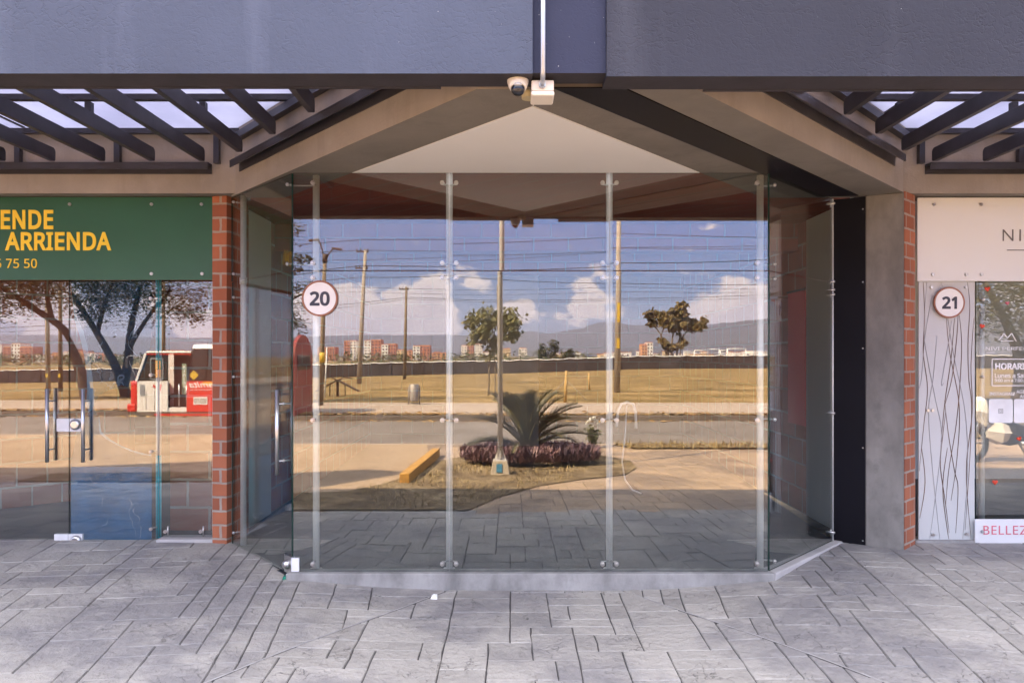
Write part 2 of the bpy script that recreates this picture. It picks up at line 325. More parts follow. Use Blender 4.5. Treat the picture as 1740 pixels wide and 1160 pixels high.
M['groove'] = simple('groove_dirt', (.075, .072, .075), .9, var=.3, vs=20)
M['seam'] = simple('pale_seam', (.36, .345, .345), .8, var=.2, vs=20)
def mk_ground(name, stops, s1, s2, bump=.4, bs=30):
    m, nt, out = newmat(name); v, _ = pos(nt)
    n1 = noise(nt, v, s1, 7, .6); n2 = noise(nt, v, s2, 5, .65)
    a = nt.nodes.new('ShaderNodeMath'); a.operation = 'MULTIPLY_ADD'; a.inputs[1].default_value = .5; lk(nt, n1, a.inputs[0])
    b = maprange(nt, n2, 0, 1, 0, .5); lk(nt, b, a.inputs[2])
    c = ramp(nt, a.outputs[0], stops); princ(nt, out, c, .9, 0, .15, noise(nt, v, bs, 5), bump, .03); return m
M['grassland'] = mk_ground('dry_grassland', [(.38, (.085, .070, .026)), (.46, (.185, .125, .045)), (.53, (.27, .178, .068)), (.62, (.40, .275, .13))], .34, 4.0, 1.0, 3)
M['asphalt'] = mk_ground('worn_asphalt', [(.38, (.15, .13, .115)), (.5, (.21, .18, .16)), (.62, (.26, .225, .20))], .6, 12, .3, 60)
M['sidewalk'] = mk_ground('pale_sidewalk', [(.3, (.33, .26, .205)), (.7, (.44, .355, .285))], .6, 8, .2, 60)
M['driveway'] = mk_ground('tan_concrete', [(.38, (.28, .20, .135)), (.5, (.38, .28, .19)), (.62, (.45, .34, .24))], .7, 9, .2, 60)
M['bed_soil'] = mk_ground('dry_bed', [(.38, (.085, .06, .038)), (.49, (.20, .145, .085)), (.6, (.36, .275, .17))], 2.2, 16, .9, 40)
M['kerb_far'] = simple('far_kerb', (.16, .13, .11), .9, var=.3, vs=3)
M['kerb_yellow'] = simple('yellow_kerb_paint', (.50, .27, .06), .8, var=.3, vs=12)
M['leaf_litter'] = island('leaf_litter', [(.22, .12, .05), (.36, .22, .09), (.48, .33, .16), (.16, .09, .04)], .8)
M['dry_blade'] = island('dry_blades', [(.24, .17, .07), (.38, .28, .13), (.50, .39, .22), (.19, .16, .07)], .7)
M['bark'] = simple('bark', (.075, .055, .045), .95, var=.4, vs=12, bump=.8, bs=25, bd=.02)
M['bark_pale'] = simple('bark_pale', (.20, .15, .10), .9, var=.3, vs=12, bump=.6, bs=25, bd=.01)
M['leaf_dark'] = island('leaves_dark', [(.030, .036, .014), (.055, .062, .022), (.085, .088, .035), (.12, .11, .05), (.045, .045, .02)], .42, .5, .2)
M['leaf_droop'] = island('leaves_droop', [(.10, .105, .04), (.17, .16, .065), (.24, .21, .09), (.13, .12, .045)], .5, .4, .2)
M['leaf_brown'] = island('leaves_brown', [(.10, .07, .025), (.17, .115, .04), (.23, .16, .06), (.09, .08, .03)], .55, .35, .2)
M['leaf_far'] = island('leaves_far', [(.05, .06, .025), (.085, .09, .035), (.12, .11, .05)], .7, .2)
M['cycad'] = island('cycad_leaves', [(.040, .042, .024), (.07, .068, .034), (.11, .10, .045), (.05, .05, .022)], .4, .5)
M['cycad_rib'] = simple('cycad_rib', (.34, .30, .10), .5)
M['purple'] = island('purple_leaves', [(.16, .085, .12), (.26, .15, .18), (.36, .24, .24), (.20, .11, .13)], .5, .4, .15)
M['petal'] = island('petals', [(.80, .78, .72), (.9, .88, .84)], .6, .3)
M['rose_leaf'] = island('rose_leaves', [(.06, .075, .025), (.10, .105, .04), (.14, .13, .05)], .5, .4)
M['pole_concrete'] = simple('pole_concrete', (.36, .305, .255), .9, var=.12, vs=2)
M['pole_steel'] = simple('grey_pole', (.62, .60, .60), .4, .0, .5, .06)
M['base_concrete'] = simple('footing_concrete', (.46, .40, .33), .9, var=.15, vs=8, bump=.4)
M['blue_paint'] = simple('blue_paint', (.05, .20, .34), .7, var=.35, vs=30)
M['wire'] = simple('wire_black', (.018, .018, .02), .6)
M['fabric'] = simple('fence_fabric', (.050, .038, .036), .9, var=.3, vs=.8)
M['white_band'] = simple('white_band', (.80, .79, .77), .7, var=.05)
M['rust'] = simple('rusty_steel', (.07, .04, .03), .8, var=.4)
M['wood'] = simple('stake_wood', (.50, .33, .13), .8, var=.2, vs=5)
M['wall_white'] = simple('block_white', (.72, .68, .62), .85, var=.05, vs=.05)
M['wall_brick'] = simple('block_brick', (.40, .155, .085), .9, var=.15, vs=.05)
M['wall_orange'] = simple('block_orange', (.52, .25, .12), .9, var=.12, vs=.05)
M['wall_cream'] = simple('block_cream', (.62, .46, .26), .85, var=.08, vs=.05)
M['win'] = simple('block_window', (.045, .045, .055), .25, 0, .5, .3, .5)
M['hill'] = mk_ground('hill_scrub', [(.3, (.035, .042, .045)), (.7, (.07, .068, .062))], .004, .05, .2, .1)
M['bus_red'] = simple('bus_red', (.62, .045, .028), .3, 0, .5, .06)
M['bus_white'] = simple('bus_white', (.78, .75, .72), .32, 0, .5, .04)
M['bus_orange'] = simple('bus_orange', (.75, .34, .03), .35)
M['bus_glass'] = simple('bus_glass', (.040, .034, .036), .08, 0, .6, .1)
M['bus_dark'] = simple('bus_dark', (.035, .022, .02), .6)
M['bus_tail'] = simple('bus_tail', (.26, .035, .028), .4, 0, .5, .15)
M['bin'] = simple('bin_steel', (.33, .30, .28), .6, .5, .5, .2)
M['tyre'] = simple('tyre', (.02, .02, .02), .9)
M['diamond'] = simple('yellow_decal', (.62, .40, .04), .5)
M['sage'] = simple('sage_strip', (.23, .29, .21), .6)
M['red_drape'] = simple('red_banner', (.80, .085, .085), .6, var=.12, vs=2)

# ------------------------------------------------------------------ mesh helpers
class MB:
    def __init__(self): self.v = []; self.f = []; self.mi = []; self.sm = []
    def add(self, vs, fs, mi=0, sm=False):
        n = len(self.v); self.v += [Vector(q) for q in vs]
        for f in fs: self.f.append([i+n for i in f]); self.mi.append(mi if isinstance(mi, int) else 0); self.sm.append(sm)
        return self
    def box(self, a, b, mi=0):
        (x0, y0, z0), (x1, y1, z1) = a, b
        x0, x1 = min(x0, x1), max(x0, x1); y0, y1 = min(y0, y1), max(y0, y1); z0, z1 = min(z0, z1), max(z0, z1)
        vs = [(x0,y0,z0),(x1,y0,z0),(x1,y1,z0),(x0,y1,z0),(x0,y0,z1),(x1,y0,z1),(x1,y1,z1),(x0,y1,z1)]
        fs = [(0,3,2,1),(4,5,6,7),(0,1,5,4),(1,2,6,5),(2,3,7,6),(3,0,4,7)]      # bottom top front(-y) right back left
        n = len(self.f); self.add(vs, fs)
        for i in range(6): self.mi[n+i] = mi[i] if isinstance(mi, (list, tuple)) else mi
        return self
    def obox(self, c, ax, ay, az, mi=0):       # box from a centre and three half-axes
        c, ax, ay, az = map(Vector, (c, ax, ay, az))
        vs = [c+ax*i+ay*j+az*k for k in (-1, 1) for (i, j) in ((-1,-1),(1,-1),(1,1),(-1,1))]
        return self.add(vs, [(0,3,2,1),(4,5,6,7),(0,1,5,4),(1,2,6,5),(2,3,7,6),(3,0,4,7)], mi)
    def bar(self, p, q, w, h, mi=0, up=(0, 0, 1)):
        p, q, up = Vector(p), Vector(q), Vector(up); d = (q-p).normalized(); s = d.cross(up)
        if s.length < 1e-4: s = d.cross(Vector((1, 0, 0)))
        s.normalize(); u = s.cross(d)
        return self.obox((p+q)/2, (q-p)/2, s*w/2, u*h/2, mi)
    def prism(self, poly, z0, z1, mi=0, mit=None, mib=None):
        a = sum(poly[i][0]*poly[(i+1) % len(poly)][1]-poly[(i+1) % len(poly)][0]*poly[i][1] for i in range(len(poly)))
        if a < 0: poly = poly[::-1]
        n = len(poly); vs = [(p[0], p[1], z0) for p in poly]+[(p[0], p[1], z1) for p in poly]
        self.add(vs, [tuple(range(n))[::-1]], mi if mib is None else mib)
        k = len(self.v)-2*n
        self.f.append([k+n+i for i in range(n)]); self.mi.append(mi if mit is None else mit); self.sm.append(False)
        for i in range(n):
            j = (i+1) % n
            self.f.append([k+i, k+j, k+n+j, k+n+i]); self.mi.append(mi if isinstance(mi, int) else 0); self.sm.append(False)
        return self
    def tube(self, pts, r, seg=8, mi=0, caps=True, sm=True):
        pts = [Vector(p) for p in pts]; rs = r if isinstance(r, (list, tuple)) else [r]*len(pts)
        k = len(self.v); prev = None
        for i, p in enumerate(pts):
            d = (pts[min(i+1, len(pts)-1)]-pts[max(i-1, 0)]).normalized()
            if prev is None:
                a = d.cross(Vector((0, 0, 1)))
                if a.length < .05: a = d.cross(Vector((1, 0, 0)))
            else: a = prev-d*prev.dot(d)
            a.normalize(); prev = a; b = d.cross(a)
            for j in range(seg):
                t = 2*math.pi*j/seg; self.v.append(p+(a*math.cos(t)+b*math.sin(t))*rs[i])
        for i in range(len(pts)-1):
            for j in range(seg):
                j2 = (j+1) % seg
                self.f.append([k+i*seg+j, k+i*seg+j2, k+(i+1)*seg+j2, k+(i+1)*seg+j]); self.mi.append(mi); self.sm.append(sm)
        if caps:
            self.f.append([k+j for j in range(seg)][::-1]); self.mi.append(mi); self.sm.append(False)
            e = k+(len(pts)-1)*seg; self.f.append([e+j for j in range(seg)]); self.mi.append(mi); self.sm.append(False)
        return self
    def lathe(self, c, prof, seg=20, axis='z', mi=0, sm=True):    # prof: (radius, height) along axis from c
        c = Vector(c); k = len(self.v)
        for (r, h) in prof:
            for j in range(seg):
                t = 2*math.pi*j/seg; a, b = r*math.cos(t), r*math.sin(t)
                self.v.append(c+Vector({'z': (a, b, h), 'y': (a, h, -b), 'x': (h, a, b)}[axis]))
        for i in range(len(prof)-1):
            for j in range(seg):
                j2 = (j+1) % seg; self.f.append([k+i*seg+j, k+i*seg+j2, k+(i+1)*seg+j2, k+(i+1)*seg+j]); self.mi.append(mi); self.sm.append(sm)
        self.f.append([k+j for j in range(seg)][::-1]); self.mi.append(mi); self.sm.append(False)
        e = k+(len(prof)-1)*seg; self.f.append([e+j for j in range(seg)]); self.mi.append(mi); self.sm.append(False)
        return self
    def ball(self, c, r, sx=1, sy=1, sz=1, seg=10, rings=6, mi=0):
        prof = []
        k = len(self.v); c = Vector(c)
        for i in range(rings+1):
            a = math.pi*i/rings
            for j in range(seg):
                t = 2*math.pi*j/seg
                self.v.append(c+Vector((r*sx*math.sin(a)*math.cos(t), r*sy*math.sin(a)*math.sin(t), -r*sz*math.cos(a))))
        for i in range(rings):
            for j in range(seg):
                j2 = (j+1) % seg; self.f.append([k+i*seg+j, k+i*seg+j2, k+(i+1)*seg+j2, k+(i+1)*seg+j]); self.mi.append(mi); self.sm.append(True)
        return self
    def build(self, name, mats, parent=None, bevel=0):
        me = bpy.data.meshes.new(name); off = parent_origin(parent)
        me.from_pydata([v-off for v in self.v], [], self.f)
        if not isinstance(mats, (list, tuple)): mats = [mats]
        for m in mats: me.materials.append(m)
        me.polygons.foreach_set('material_index', self.mi); me.polygons.foreach_set('use_smooth', self.sm); me.update()
        o = bpy.data.objects.new(name, me); COL.objects.link(o); o.parent = parent
        if bevel:
            b = o.modifiers.new('bevel', 'BEVEL'); b.width = bevel; b.segments = 2; b.limit_method = 'ANGLE'; b.angle_limit = R(40)
        return o
def parent_origin(p):
    off = Vector((0, 0, 0))
    while p is not None: off += Vector(p.location); p = p.parent
    return off
def tag(o, label, cat, group=None, kind=None):
    if label: o['label'] = label
    if cat: o['category'] = cat
    if group: o['group'] = group
    if kind: o['kind'] = kind
    return o
def thing(name, label, cat, loc=(0, 0, 0), group=None):
    o = bpy.data.objects.new(name, None); COL.objects.link(o); o.location = loc; o.empty_display_size = .2
    return tag(o, label, cat, group)
def struct(o): o['kind'] = 'structure'; return o
def recentre(o):                # puts a lone mesh's origin at its own base
    me = o.data; vs = [v.co for v in me.vertices]
    c = Vector(((min(v.x for v in vs)+max(v.x for v in vs))/2, (min(v.y for v in vs)+max(v.y for v in vs))/2, min(v.z for v in vs)))
    me.transform(Matrix.Translation(-c)); o.location = o.location+c; return o
def copy_tree(o, parent=None):
    c = o.copy(); COL.objects.link(c); c.parent = parent
    for ch in list(o.children): copy_tree(ch, c)
    return c
FONTS = {}
def font(name):
    if name not in FONTS:
        try: FONTS[name] = bpy.data.fonts.load(os.path.join(bpy.utils.system_resource('DATAFILES'), 'fonts', name))
        except Exception: FONTS[name] = None
    return FONTS[name]
def text(name, body, anchor, h, mat, parent, align='L', width=None, bold=0.0, face=-1, depth=.003, fnt='NotoSansMath-Regular.woff2', space=1.0, roll=0, italic=0):
    """lettering on an upright board: anchor = lower left/right/centre of the capitals; face -1 looks to -y, +1 to +y"""
    cu = bpy.data.curves.new(name, 'FONT'); cu.body = body; cu.size = 1; cu.space_character = space; cu.resolution_u = 6
    f = font(fnt) if fnt else None
    if f: cu.font = f
    cu.offset = min(.018, bold); cu.shear = italic; bold = max(0, bold-.018)
    tmp = bpy.data.objects.new(name, cu); COL.objects.link(tmp)
    me = bpy.data.meshes.new_from_object(tmp.evaluated_get(bpy.context.evaluated_depsgraph_get()))
    bpy.data.objects.remove(tmp); bpy.data.curves.remove(cu)
    xs = [v.co.x for v in me.vertices]; ys = [v.co.y for v in me.vertices]
    x0, x1, y1 = min(xs), max(xs), max(ys); y0 = min(0, 0)
    s = h/(y1-y0); sx = s if width is None else width/(x1-x0)
    ax = {'L': x0, 'R': x1, 'C': (x0+x1)/2}[align]
    bm = bmesh.new(); bm.from_mesh(me)
    r = bmesh.ops.extrude_face_region(bm, geom=bm.faces[:])
    bmesh.ops.translate(bm, vec=(0, 0, depth/max(s, 1e-6)), verts=[e for e in r['geom'] if isinstance(e, bmesh.types.BMVert)])
    bmesh.ops.recalc_face_normals(bm, faces=bm.faces)
    if bold:
        base = bm.verts[:]; src = bmesh.new(); 
        bm.to_mesh(me); tm = me.copy()
        for k in range(8):
            t = 2*math.pi*k/8; tm2 = tm.copy(); tm2.transform(Matrix.Translation((bold*math.cos(t), bold*math.sin(t), -.0022*(k+1)*depth/max(s, 1e-6)*10))); bm.from_mesh(tm2); bpy.data.meshes.remove(tm2)
        bpy.data.meshes.remove(tm); src.free()
    bm.to_mesh(me); bm.free()
    off = parent_origin(parent); anchor = Vector(anchor)
    for v in me.vertices:
        x, y, z = (v.co.x-ax)*sx, (v.co.y-y0)*s, v.co.z*s
        if roll: x, y = x*math.cos(roll)-y*math.sin(roll), x*math.sin(roll)+y*math.cos(roll)
        q = Vector((x, -z, y)) if face < 0 else Vector((-x, z, y))
        v.co = anchor+q-off
    me.materials.clear(); me.materials.append(mat)
    for pl_ in me.polygons: pl_.use_smooth = False
    me.update()
    o = bpy.data.objects.new(name, me); COL.objects.link(o); o.parent = parent; return o

# ------------------------------------------------------------------ ground, near
def clip(poly, a, b, c):        # keep the side a*x+b*y+c >= 0
    out = []
    for i in range(len(poly)):
        p, q = poly[i], poly[(i+1) % len(poly)]; dp = a*p[0]+b*p[1]+c; dq = a*q[0]+b*q[1]+c
        if dp >= 0: out.append(p)
        if dp*dq < 0:
            t = dp/(dp-dq); out.append((p[0]+(q[0]-p[0])*t, p[1]+(q[1]-p[1])*t))
    return out
def inset(poly, d):
    n = len(poly); out = []
    a = sum(poly[i][0]*poly[(i+1) % n][1]-poly[(i+1) % n][0]*poly[i][1] for i in range(n))
    if a < 0: poly = poly[::-1]
    for i in range(n):
        p0, p1, p2 = Vector(poly[i-1]), Vector(poly[i]), Vector(poly[(i+1) % n])
        e1 = (p1-p0); e2 = (p2-p1)
        if e1.length < 1e-6 or e2.length < 1e-6: return None
        e1.normalize(); e2.normalize(); n1 = Vector((-e1.y, e1.x)); n2 = Vector((-e2.y, e2.x))
        k = 1+n1.dot(n2)
        if k < .15: return None
        out.append(tuple(p1+(n1+n2)*(d/k)))
    b = sum(out[i][0]*out[(i+1) % n][1]-out[(i+1) % n][0]*out[i][1] for i in range(n))
    return out if b > 1e-4 else None
def area(p): return abs(sum(p[i][0]*p[(i+1) % len(p)][1]-p[(i+1) % len(p)][0]*p[i][1] for i in range(len(p))))/2
# creases of the forecourt: the ramp in front of the bay fans out towards the road
LA, LB = Vector((-.49, 4.85)), Vector((-1.42, 3.60)); RA, RB = Vector((.79, 4.85)), Vector((1.60, 3.78))
def line(p, q):                 # a,b,c with positive to the left of p->q
    d = q-p; a, b = -d.y, d.x; n = math.hypot(a, b); return (a/n, b/n, -(a*p.x+b*p.y)/n)
def zone_clip(zone, poly, gap=0):
    l = line(LA, LB); r = line(RA, RB)      # l>0 : right of the left crease (the ramp); r>0: right zone
    if zone == 'ramp':
        poly = clip(poly, l[0], l[1], l[2]-gap)
        if len(poly) > 2: poly = clip(poly, -r[0], -r[1], -r[2]-gap)
    elif zone == 'left': poly = clip(poly, -l[0], -l[1], -l[2]-gap)
    else: poly = clip(poly, r[0], r[1], r[2]-gap)
    return poly
SIZES = [(2,2)]*6+[(3,2)]*7+[(2,3)]*2+[(3,3)]*3+[(4,2)]*3+[(1,2)]*1+[(2,1)]*3+[(3,1)]*4+[(4,3)]*2
def ashlar(rot, ox, oy, nx, ny, unit, zone, seed):
    rnd = random.Random(seed); used = [[False]*ny for _ in range(nx)]; mb = MB(); c, s = math.cos(rot), math.sin(rot)
    for j in range(ny):
        for i in range(nx):
            if used[i][j]: continue
            cand = [q for q in SIZES if i+q[0] <= nx and j+q[1] <= ny and all(not used[i+a][j+b] for a in range(q[0]) for b in range(q[1]))]
            w, h = rnd.choice(cand) if cand else (1, 1)
            for a in range(w):
                for b in range(h): used[i+a][j+b] = True
            x0, y0, x1, y1 = i*unit, j*unit, (i+w)*unit, (j+h)*unit
            wob = lambda a_, b_: (mnoise.noise((a_*9.1, b_*9.3, 1))*.007, mnoise.noise((a_*9.7, b_*8.9, 7))*.007)
            cor = [(x+wob(x, y)[0], y+wob(x, y)[1]) for x, y in ((x0,y0),((x0+x1)/2,y0),(x1,y0),(x1,(y0+y1)/2),(x1,y1),((x0+x1)/2,y1),(x0,y1),(x0,(y0+y1)/2))]
            poly = [(ox+x*c-y*s, oy+x*s+y*c) for x, y in cor]
            poly = clip(poly, 0, -1, 5.92)
            if len(poly) > 2: poly = clip(poly, 0, 1, 4.45)
            if len(poly) > 2: poly = zone_clip(zone, poly, .004)
            if len(poly) < 3 or area(poly) < .0008: continue
            jit = rnd.uniform(.0012, .0034)
            q0 = inset(poly, jit); q1 = inset(poly, jit+.0035)
            if not q0 or not q1: continue
            dz_ = rnd.uniform(-.0015, .0015); n = len(q0)
            vs = [(x, y, gz(x, y)-.008) for x, y in q0]+[(x, y, gz(x, y)+dz_) for x, y in q1]
            mb.add(vs, [tuple(range(n, 2*n))]+[(k, (k+1) % n, n+(k+1) % n, n+k) for k in range(n)], 1 if sum(q[1] for q in q0)/n < 2.3 else 0)
    return mb
U = .117
struct(ashlar(R(0), -8.2, -4.45, int(17/U), int(10.6/U), U, 'ramp', 3).build('pavement', [M['stone'], M['stone_tan']]))
struct(ashlar(R(6.5), -12.0, -5.2, int(13/U), int(12.0/U), U, 'left', 5).build('pavement', [M['stone'], M['stone_tan']]))
struct(ashlar(R(-6.5), -1.0, -3.0, int(13/U), int(12.0/U), U, 'right', 8).build('pavement', [M['stone'], M['stone_tan']]))
g = MB()                        # what shows in the joints
xs = [-60, -30, -12]+[-8+.4*i for i in range(41)]+[12, 30, 60]; ys = [-4.45+.3*i for i in range(35)]+[6.0]
k0 = 0
for y in ys:
    for x in xs: g.v.append(Vector((x, y, gz(x, y)-.007)))
for j in range(len(ys)-1):
    for i in range(len(xs)-1):
        a = j*len(xs)+i; g.f.append([a, a+1, a+1+len(xs), a+len(xs)]); g.mi.append(0); g.sm.append(True)
struct(g.build('pavement_base', M['groove']))
for (a, b) in ((LA, LB), (RA, RB)):             # cement seams along the creases
    d = (b-a).normalized(); n = Vector((-d.y, d.x))*.006; m = MB(); pts = [a+d*t for t in [i*.15 for i in range(0, 40)]]
    vs = []
    for p in pts: vs += [(p.x-n.x, p.y-n.y, gz(p.x, p.y)+.0005), (p.x+n.x, p.y+n.y, gz(p.x, p.y)+.0005)]
    m.add(vs, [(2*i, 2*i+2, 2*i+3, 2*i+1) for i in range(len(pts)-1)]); struct(m.build('pavement_seam', M['seam']))
# drive of tan concrete beyond the planted island
def sheet(name, poly, mat, dz, grid=None, zf=gz):
    bm = bmesh.new(); vs = [bm.verts.new((x, y, 0)) for x, y in poly]; bm.faces.new(vs)
    if grid:
        x0, x1 = min(p[0] for p in poly), max(p[0] for p in poly); y0, y1 = min(p[1] for p in poly), max(p[1] for p in poly)
        n = int((x1-x0)/grid); 
        for i in range(1, n): bmesh.ops.bisect_plane(bm, geom=bm.verts[:]+bm.edges[:]+bm.faces[:], plane_co=(x0+i*grid, 0, 0), plane_no=(1, 0, 0))
        n = int((y1-y0)/grid)
        for i in range(1, n): bmesh.ops.bisect_plane(bm, geom=bm.verts[:]+bm.edges[:]+bm.faces[:], plane_co=(0, y0+i*grid, 0), plane_no=(0, 1, 0))
    for v in bm.verts: v.co.z = zf(v.co.x, v.co.y)+dz
    bmesh.ops.recalc_face_normals(bm, faces=bm.faces)
    me = bpy.data.meshes.new(name); bm.to_mesh(me); bm.free(); me.materials.append(mat)
    o = bpy.data.objects.new(name, me); COL.objects.link(o); return o
struct(sheet('driveway', [(-60, -4.45), (-1.6, -4.45), (-1.2, -1.2), (-1.75, 1.6), (-60, 1.6)], M['driveway'], .006, 1.2))
BED = [(-6.2, 2.3), (-.45, 2.3), (-.1, 1.35), (.35, .55), (.95, -.05), (1.55, -.5), (1.85, -1.3), (1.9, -2.2), (1.5, -2.9), (.3, -3.1), (-.8, -2.8), (-1.45, -1.6), (-1.35, -.6), (-1.62, .4), (-1.95, 1.05), (-3.0, 1.25), (-6.2, 1.5)]
struct(sheet('planting_bed', BED, M['bed_soil'], .012, .5))
struct(sheet('verge', [(1.9, -4.45), (60, -4.45), (60, -3.7), (2.2, -3.75)], M['bed_soil'], .03, 2.0))
# street: near kerb, road, far kerb, sidewalk
ROAD_Z = -.33
struct(MB().add([(-400, -11, ROAD_Z), (400, -11, ROAD_Z), (400, -4.6, ROAD_Z), (-400, -4.6, ROAD_Z)], [(0, 1, 2, 3)]).build('road', M['asphalt']))
struct(MB().box((-400, -4.6, -.6), (400, -4.45, -.205)).build('kerb', M['sidewalk']))
struct(MB().box((-400, -11.16, -.6), (400, -11.0, -.20)).build('kerb', M['kerb_far']))
struct(MB().add([(-400, -17, -.205), (400, -17, -.205), (400, -11.16, -.205), (-400, -11.16, -.205)], [(0, 1, 2, 3)]).build('sidewalk', M['sidewalk']))
# one sheet of ground to the horizon
g = MB()
xs = sorted(set([-6000, -3500, -2000, -1200, -800, -500, -350]+[-250+10*i for i in range(51)]+[350, 500, 800, 1200, 2000, 3500, 6000]))
ys = [200, 60, 20, 6.3, 0, -10, -16.9, -17.05]+[-18-2.5*i for i in range(40)]+[-125, -150, -200, -300, -450, -700, -1200, -2500, -7000]
for y in ys:
    for x in xs:
        z = -.62 if y > -17 else tz(x, y)
        g.v.append(Vector((x, y, z)))
for j in range(len(ys)-1):
    for i in range(len(xs)-1):
        a = j*len(xs)+i; g.f.append([a, a+len(xs), a+1+len(xs), a+1]); g.mi.append(0); g.sm.append(True)
struct(g.build('ground', M['grassland']))
# bare, leaf-covered strip of earth behind the far kerb
struct(sheet('leaf_strip', [(-60, -12.0), (60, -12.0), (60, -11.2), (-60, -11.2)], M['bed_soil'], .01, None, lambda x, y: -.20))

# ------------------------------------------------------------------ the building
WY = 5.85
bld = thing('shop_building', 'row of shops with grey blue fascia, slanting concrete beams and brick piers', 'building', (0, 5.9, 0))
ZC = 2.70
jx0, jx1 = P(905, 0, 3.24).x, P(1031, 0, 3.24).x
MB().box((-40, 3.24, ZC), (jx0, 3.40, 3.92), [1, 0, 0, 0, 2, 0]).build('fascia', [M['fascia'], M['dark'], M['brick_back']], bld)
o = MB().box((jx1, 3.24, ZC-.012), (26, 3.40, 3.92), [1, 0, 0, 0, 2, 0]).build('fascia', [M['fascia_right'], M['dark'], M['brick_back']], bld); o['label'] = 'right fascia without the flare brightening put into the left'
MB().box((jx0+.001, 3.262, ZC+.01), (jx1-.001, 3.39, 3.92), [1, 0, 0, 0, 2, 0]).build('joint_cover', [M['joint'], M['dark'], M['brick_back']], bld)
# drip lip under the fascia (the dark strip below the render)
MB().box((-40, 3.402, ZC-.002), (-.32, 3.425, ZC+.10)).build('fascia_lip', M['dark'], bld)
MB().box((.86, 3.402, ZC-.014), (26, 3.425, ZC+.10)).build('fascia_lip', M['dark'], bld)
# straight beams over the neighbouring shops
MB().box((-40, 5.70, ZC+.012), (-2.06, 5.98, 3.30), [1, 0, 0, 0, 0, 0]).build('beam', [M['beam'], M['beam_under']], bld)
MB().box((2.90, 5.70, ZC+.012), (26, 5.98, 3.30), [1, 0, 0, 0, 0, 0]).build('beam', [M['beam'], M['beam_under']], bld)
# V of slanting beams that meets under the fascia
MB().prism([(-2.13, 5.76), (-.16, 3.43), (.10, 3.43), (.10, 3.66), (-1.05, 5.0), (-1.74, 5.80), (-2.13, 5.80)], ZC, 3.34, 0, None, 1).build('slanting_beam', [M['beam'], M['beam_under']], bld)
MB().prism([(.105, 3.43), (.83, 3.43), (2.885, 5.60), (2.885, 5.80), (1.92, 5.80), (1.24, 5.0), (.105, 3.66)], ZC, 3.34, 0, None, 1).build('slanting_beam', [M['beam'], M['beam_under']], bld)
MB().prism([(.18, 3.40), (.50, 3.40), (2.60, 5.70), (2.31, 5.74)], ZC-.006, ZC-.0005).build('joint_cover', M['black_panel'], bld)
MB().prism([(.10, 3.668), (-1.052, 5.0), (1.235, 5.0)], ZC-.002, ZC+.02).build('soffit', M['white_soffit'], bld)
# right-hand column, black joint panel and brick piers
MB().prism([(2.667, 5.722), (2.893, 5.602), (2.955, 5.76), (2.955, 6.2), (2.667, 6.2)], -.1, ZC).build('column', M['concrete'], bld, .008)
o = MB().prism([(2.468, 5.848), (2.665, 5.725), (2.665, 5.745), (2.476, 5.866)], .0, ZC-.007).build('joint_cover', M['black_panel'], bld); o['label'] = 'upright black sheet metal joint cover'
for z in (.1, .8, 1.55, 2.05, 2.6): MB().lathe((2.648, 5.732, z), [(.006, 0), (.006, -.004), (.003, -.007)], 8, 'y').build('rivet', M['steel'], bld)
MB().prism([(2.896, 5.604), (3.062, 5.765), (3.062, 6.2), (2.957, 6.2), (2.957, 5.76)], -.1, ZC+.01).build('brick_pier', M['brick'], bld)
MB().prism([(-2.285, 5.79), (-2.170, 5.772), (-2.150, 5.84), (-2.150, 6.2), (-2.285, 6.2)], -.1, ZC+.01).build('brick_pier', M['brick'], bld)
# unseen upper storeys and roof added, sized to throw the shade on the forecourt
MB().box((-40, 5.98, 3.30), (26, 6.2, 8.4)).build('unseen_upper_wall', M['fascia'], bld)
MB().box((-40, 6.2, 8.2), (26, 13, 8.4)).build('roof', M['concrete'], bld)
MB().add([(-13.6, 5.98, 8.4), (-9.4, 5.98, 8.4), (-10.6, 5.98, 11.2), (-11.6, 5.98, 11.7), (-13.6, 6.2, 8.4), (-9.4, 6.2, 8.4), (-10.6, 6.2, 11.2), (-11.6, 6.2, 11.7)], [(0, 1, 2, 3), (7, 6, 5, 4), (0, 4, 5, 1), (1, 5, 6, 2), (2, 6, 7, 3), (3, 7, 4, 0)]).build('shadow_gable', M['fascia'], bld)  # unseen peak added to bulge the shadow edge at the left
# rooms behind the glass
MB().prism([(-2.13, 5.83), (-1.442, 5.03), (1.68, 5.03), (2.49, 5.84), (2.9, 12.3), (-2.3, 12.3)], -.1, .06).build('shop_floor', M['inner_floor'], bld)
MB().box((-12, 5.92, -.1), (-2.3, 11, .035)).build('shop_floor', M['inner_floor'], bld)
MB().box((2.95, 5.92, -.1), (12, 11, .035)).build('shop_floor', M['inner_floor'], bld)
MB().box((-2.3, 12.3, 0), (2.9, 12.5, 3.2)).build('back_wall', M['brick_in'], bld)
MB().box((-.93, 12.05, 0), (.42, 12.3, 3.2)).build('pilaster', M['inner_plaster'], bld)
MB().box((-2.45, 6.2, 0), (-2.285, 7.2, 3.2), 0).build('column', M['inner_plaster'], bld)
MB().box((-2.45, 7.2, 0), (-2.295, 12.5, 3.2), 0).build('party_wall', M['brick_mid'], bld)
MB().box((2.76, 6.2, 0), (2.955, 7.12, 3.2), 0).build('column', M['inner_plaster'], bld)
MB().box((2.77, 7.12, 0), (2.955, 12.5, 3.2), 0).build('party_wall', M['brick_mid'], bld)
MB().prism([(-1.05, 5.02), (1.235, 5.02), (1.9, 5.83), (2.76, 6.2), (2.76, 12.5), (-2.3, 12.5), (-2.3, 6.2), (-1.75, 5.83)], 2.76, 2.86).build('ceiling', M['brick_back'], bld)
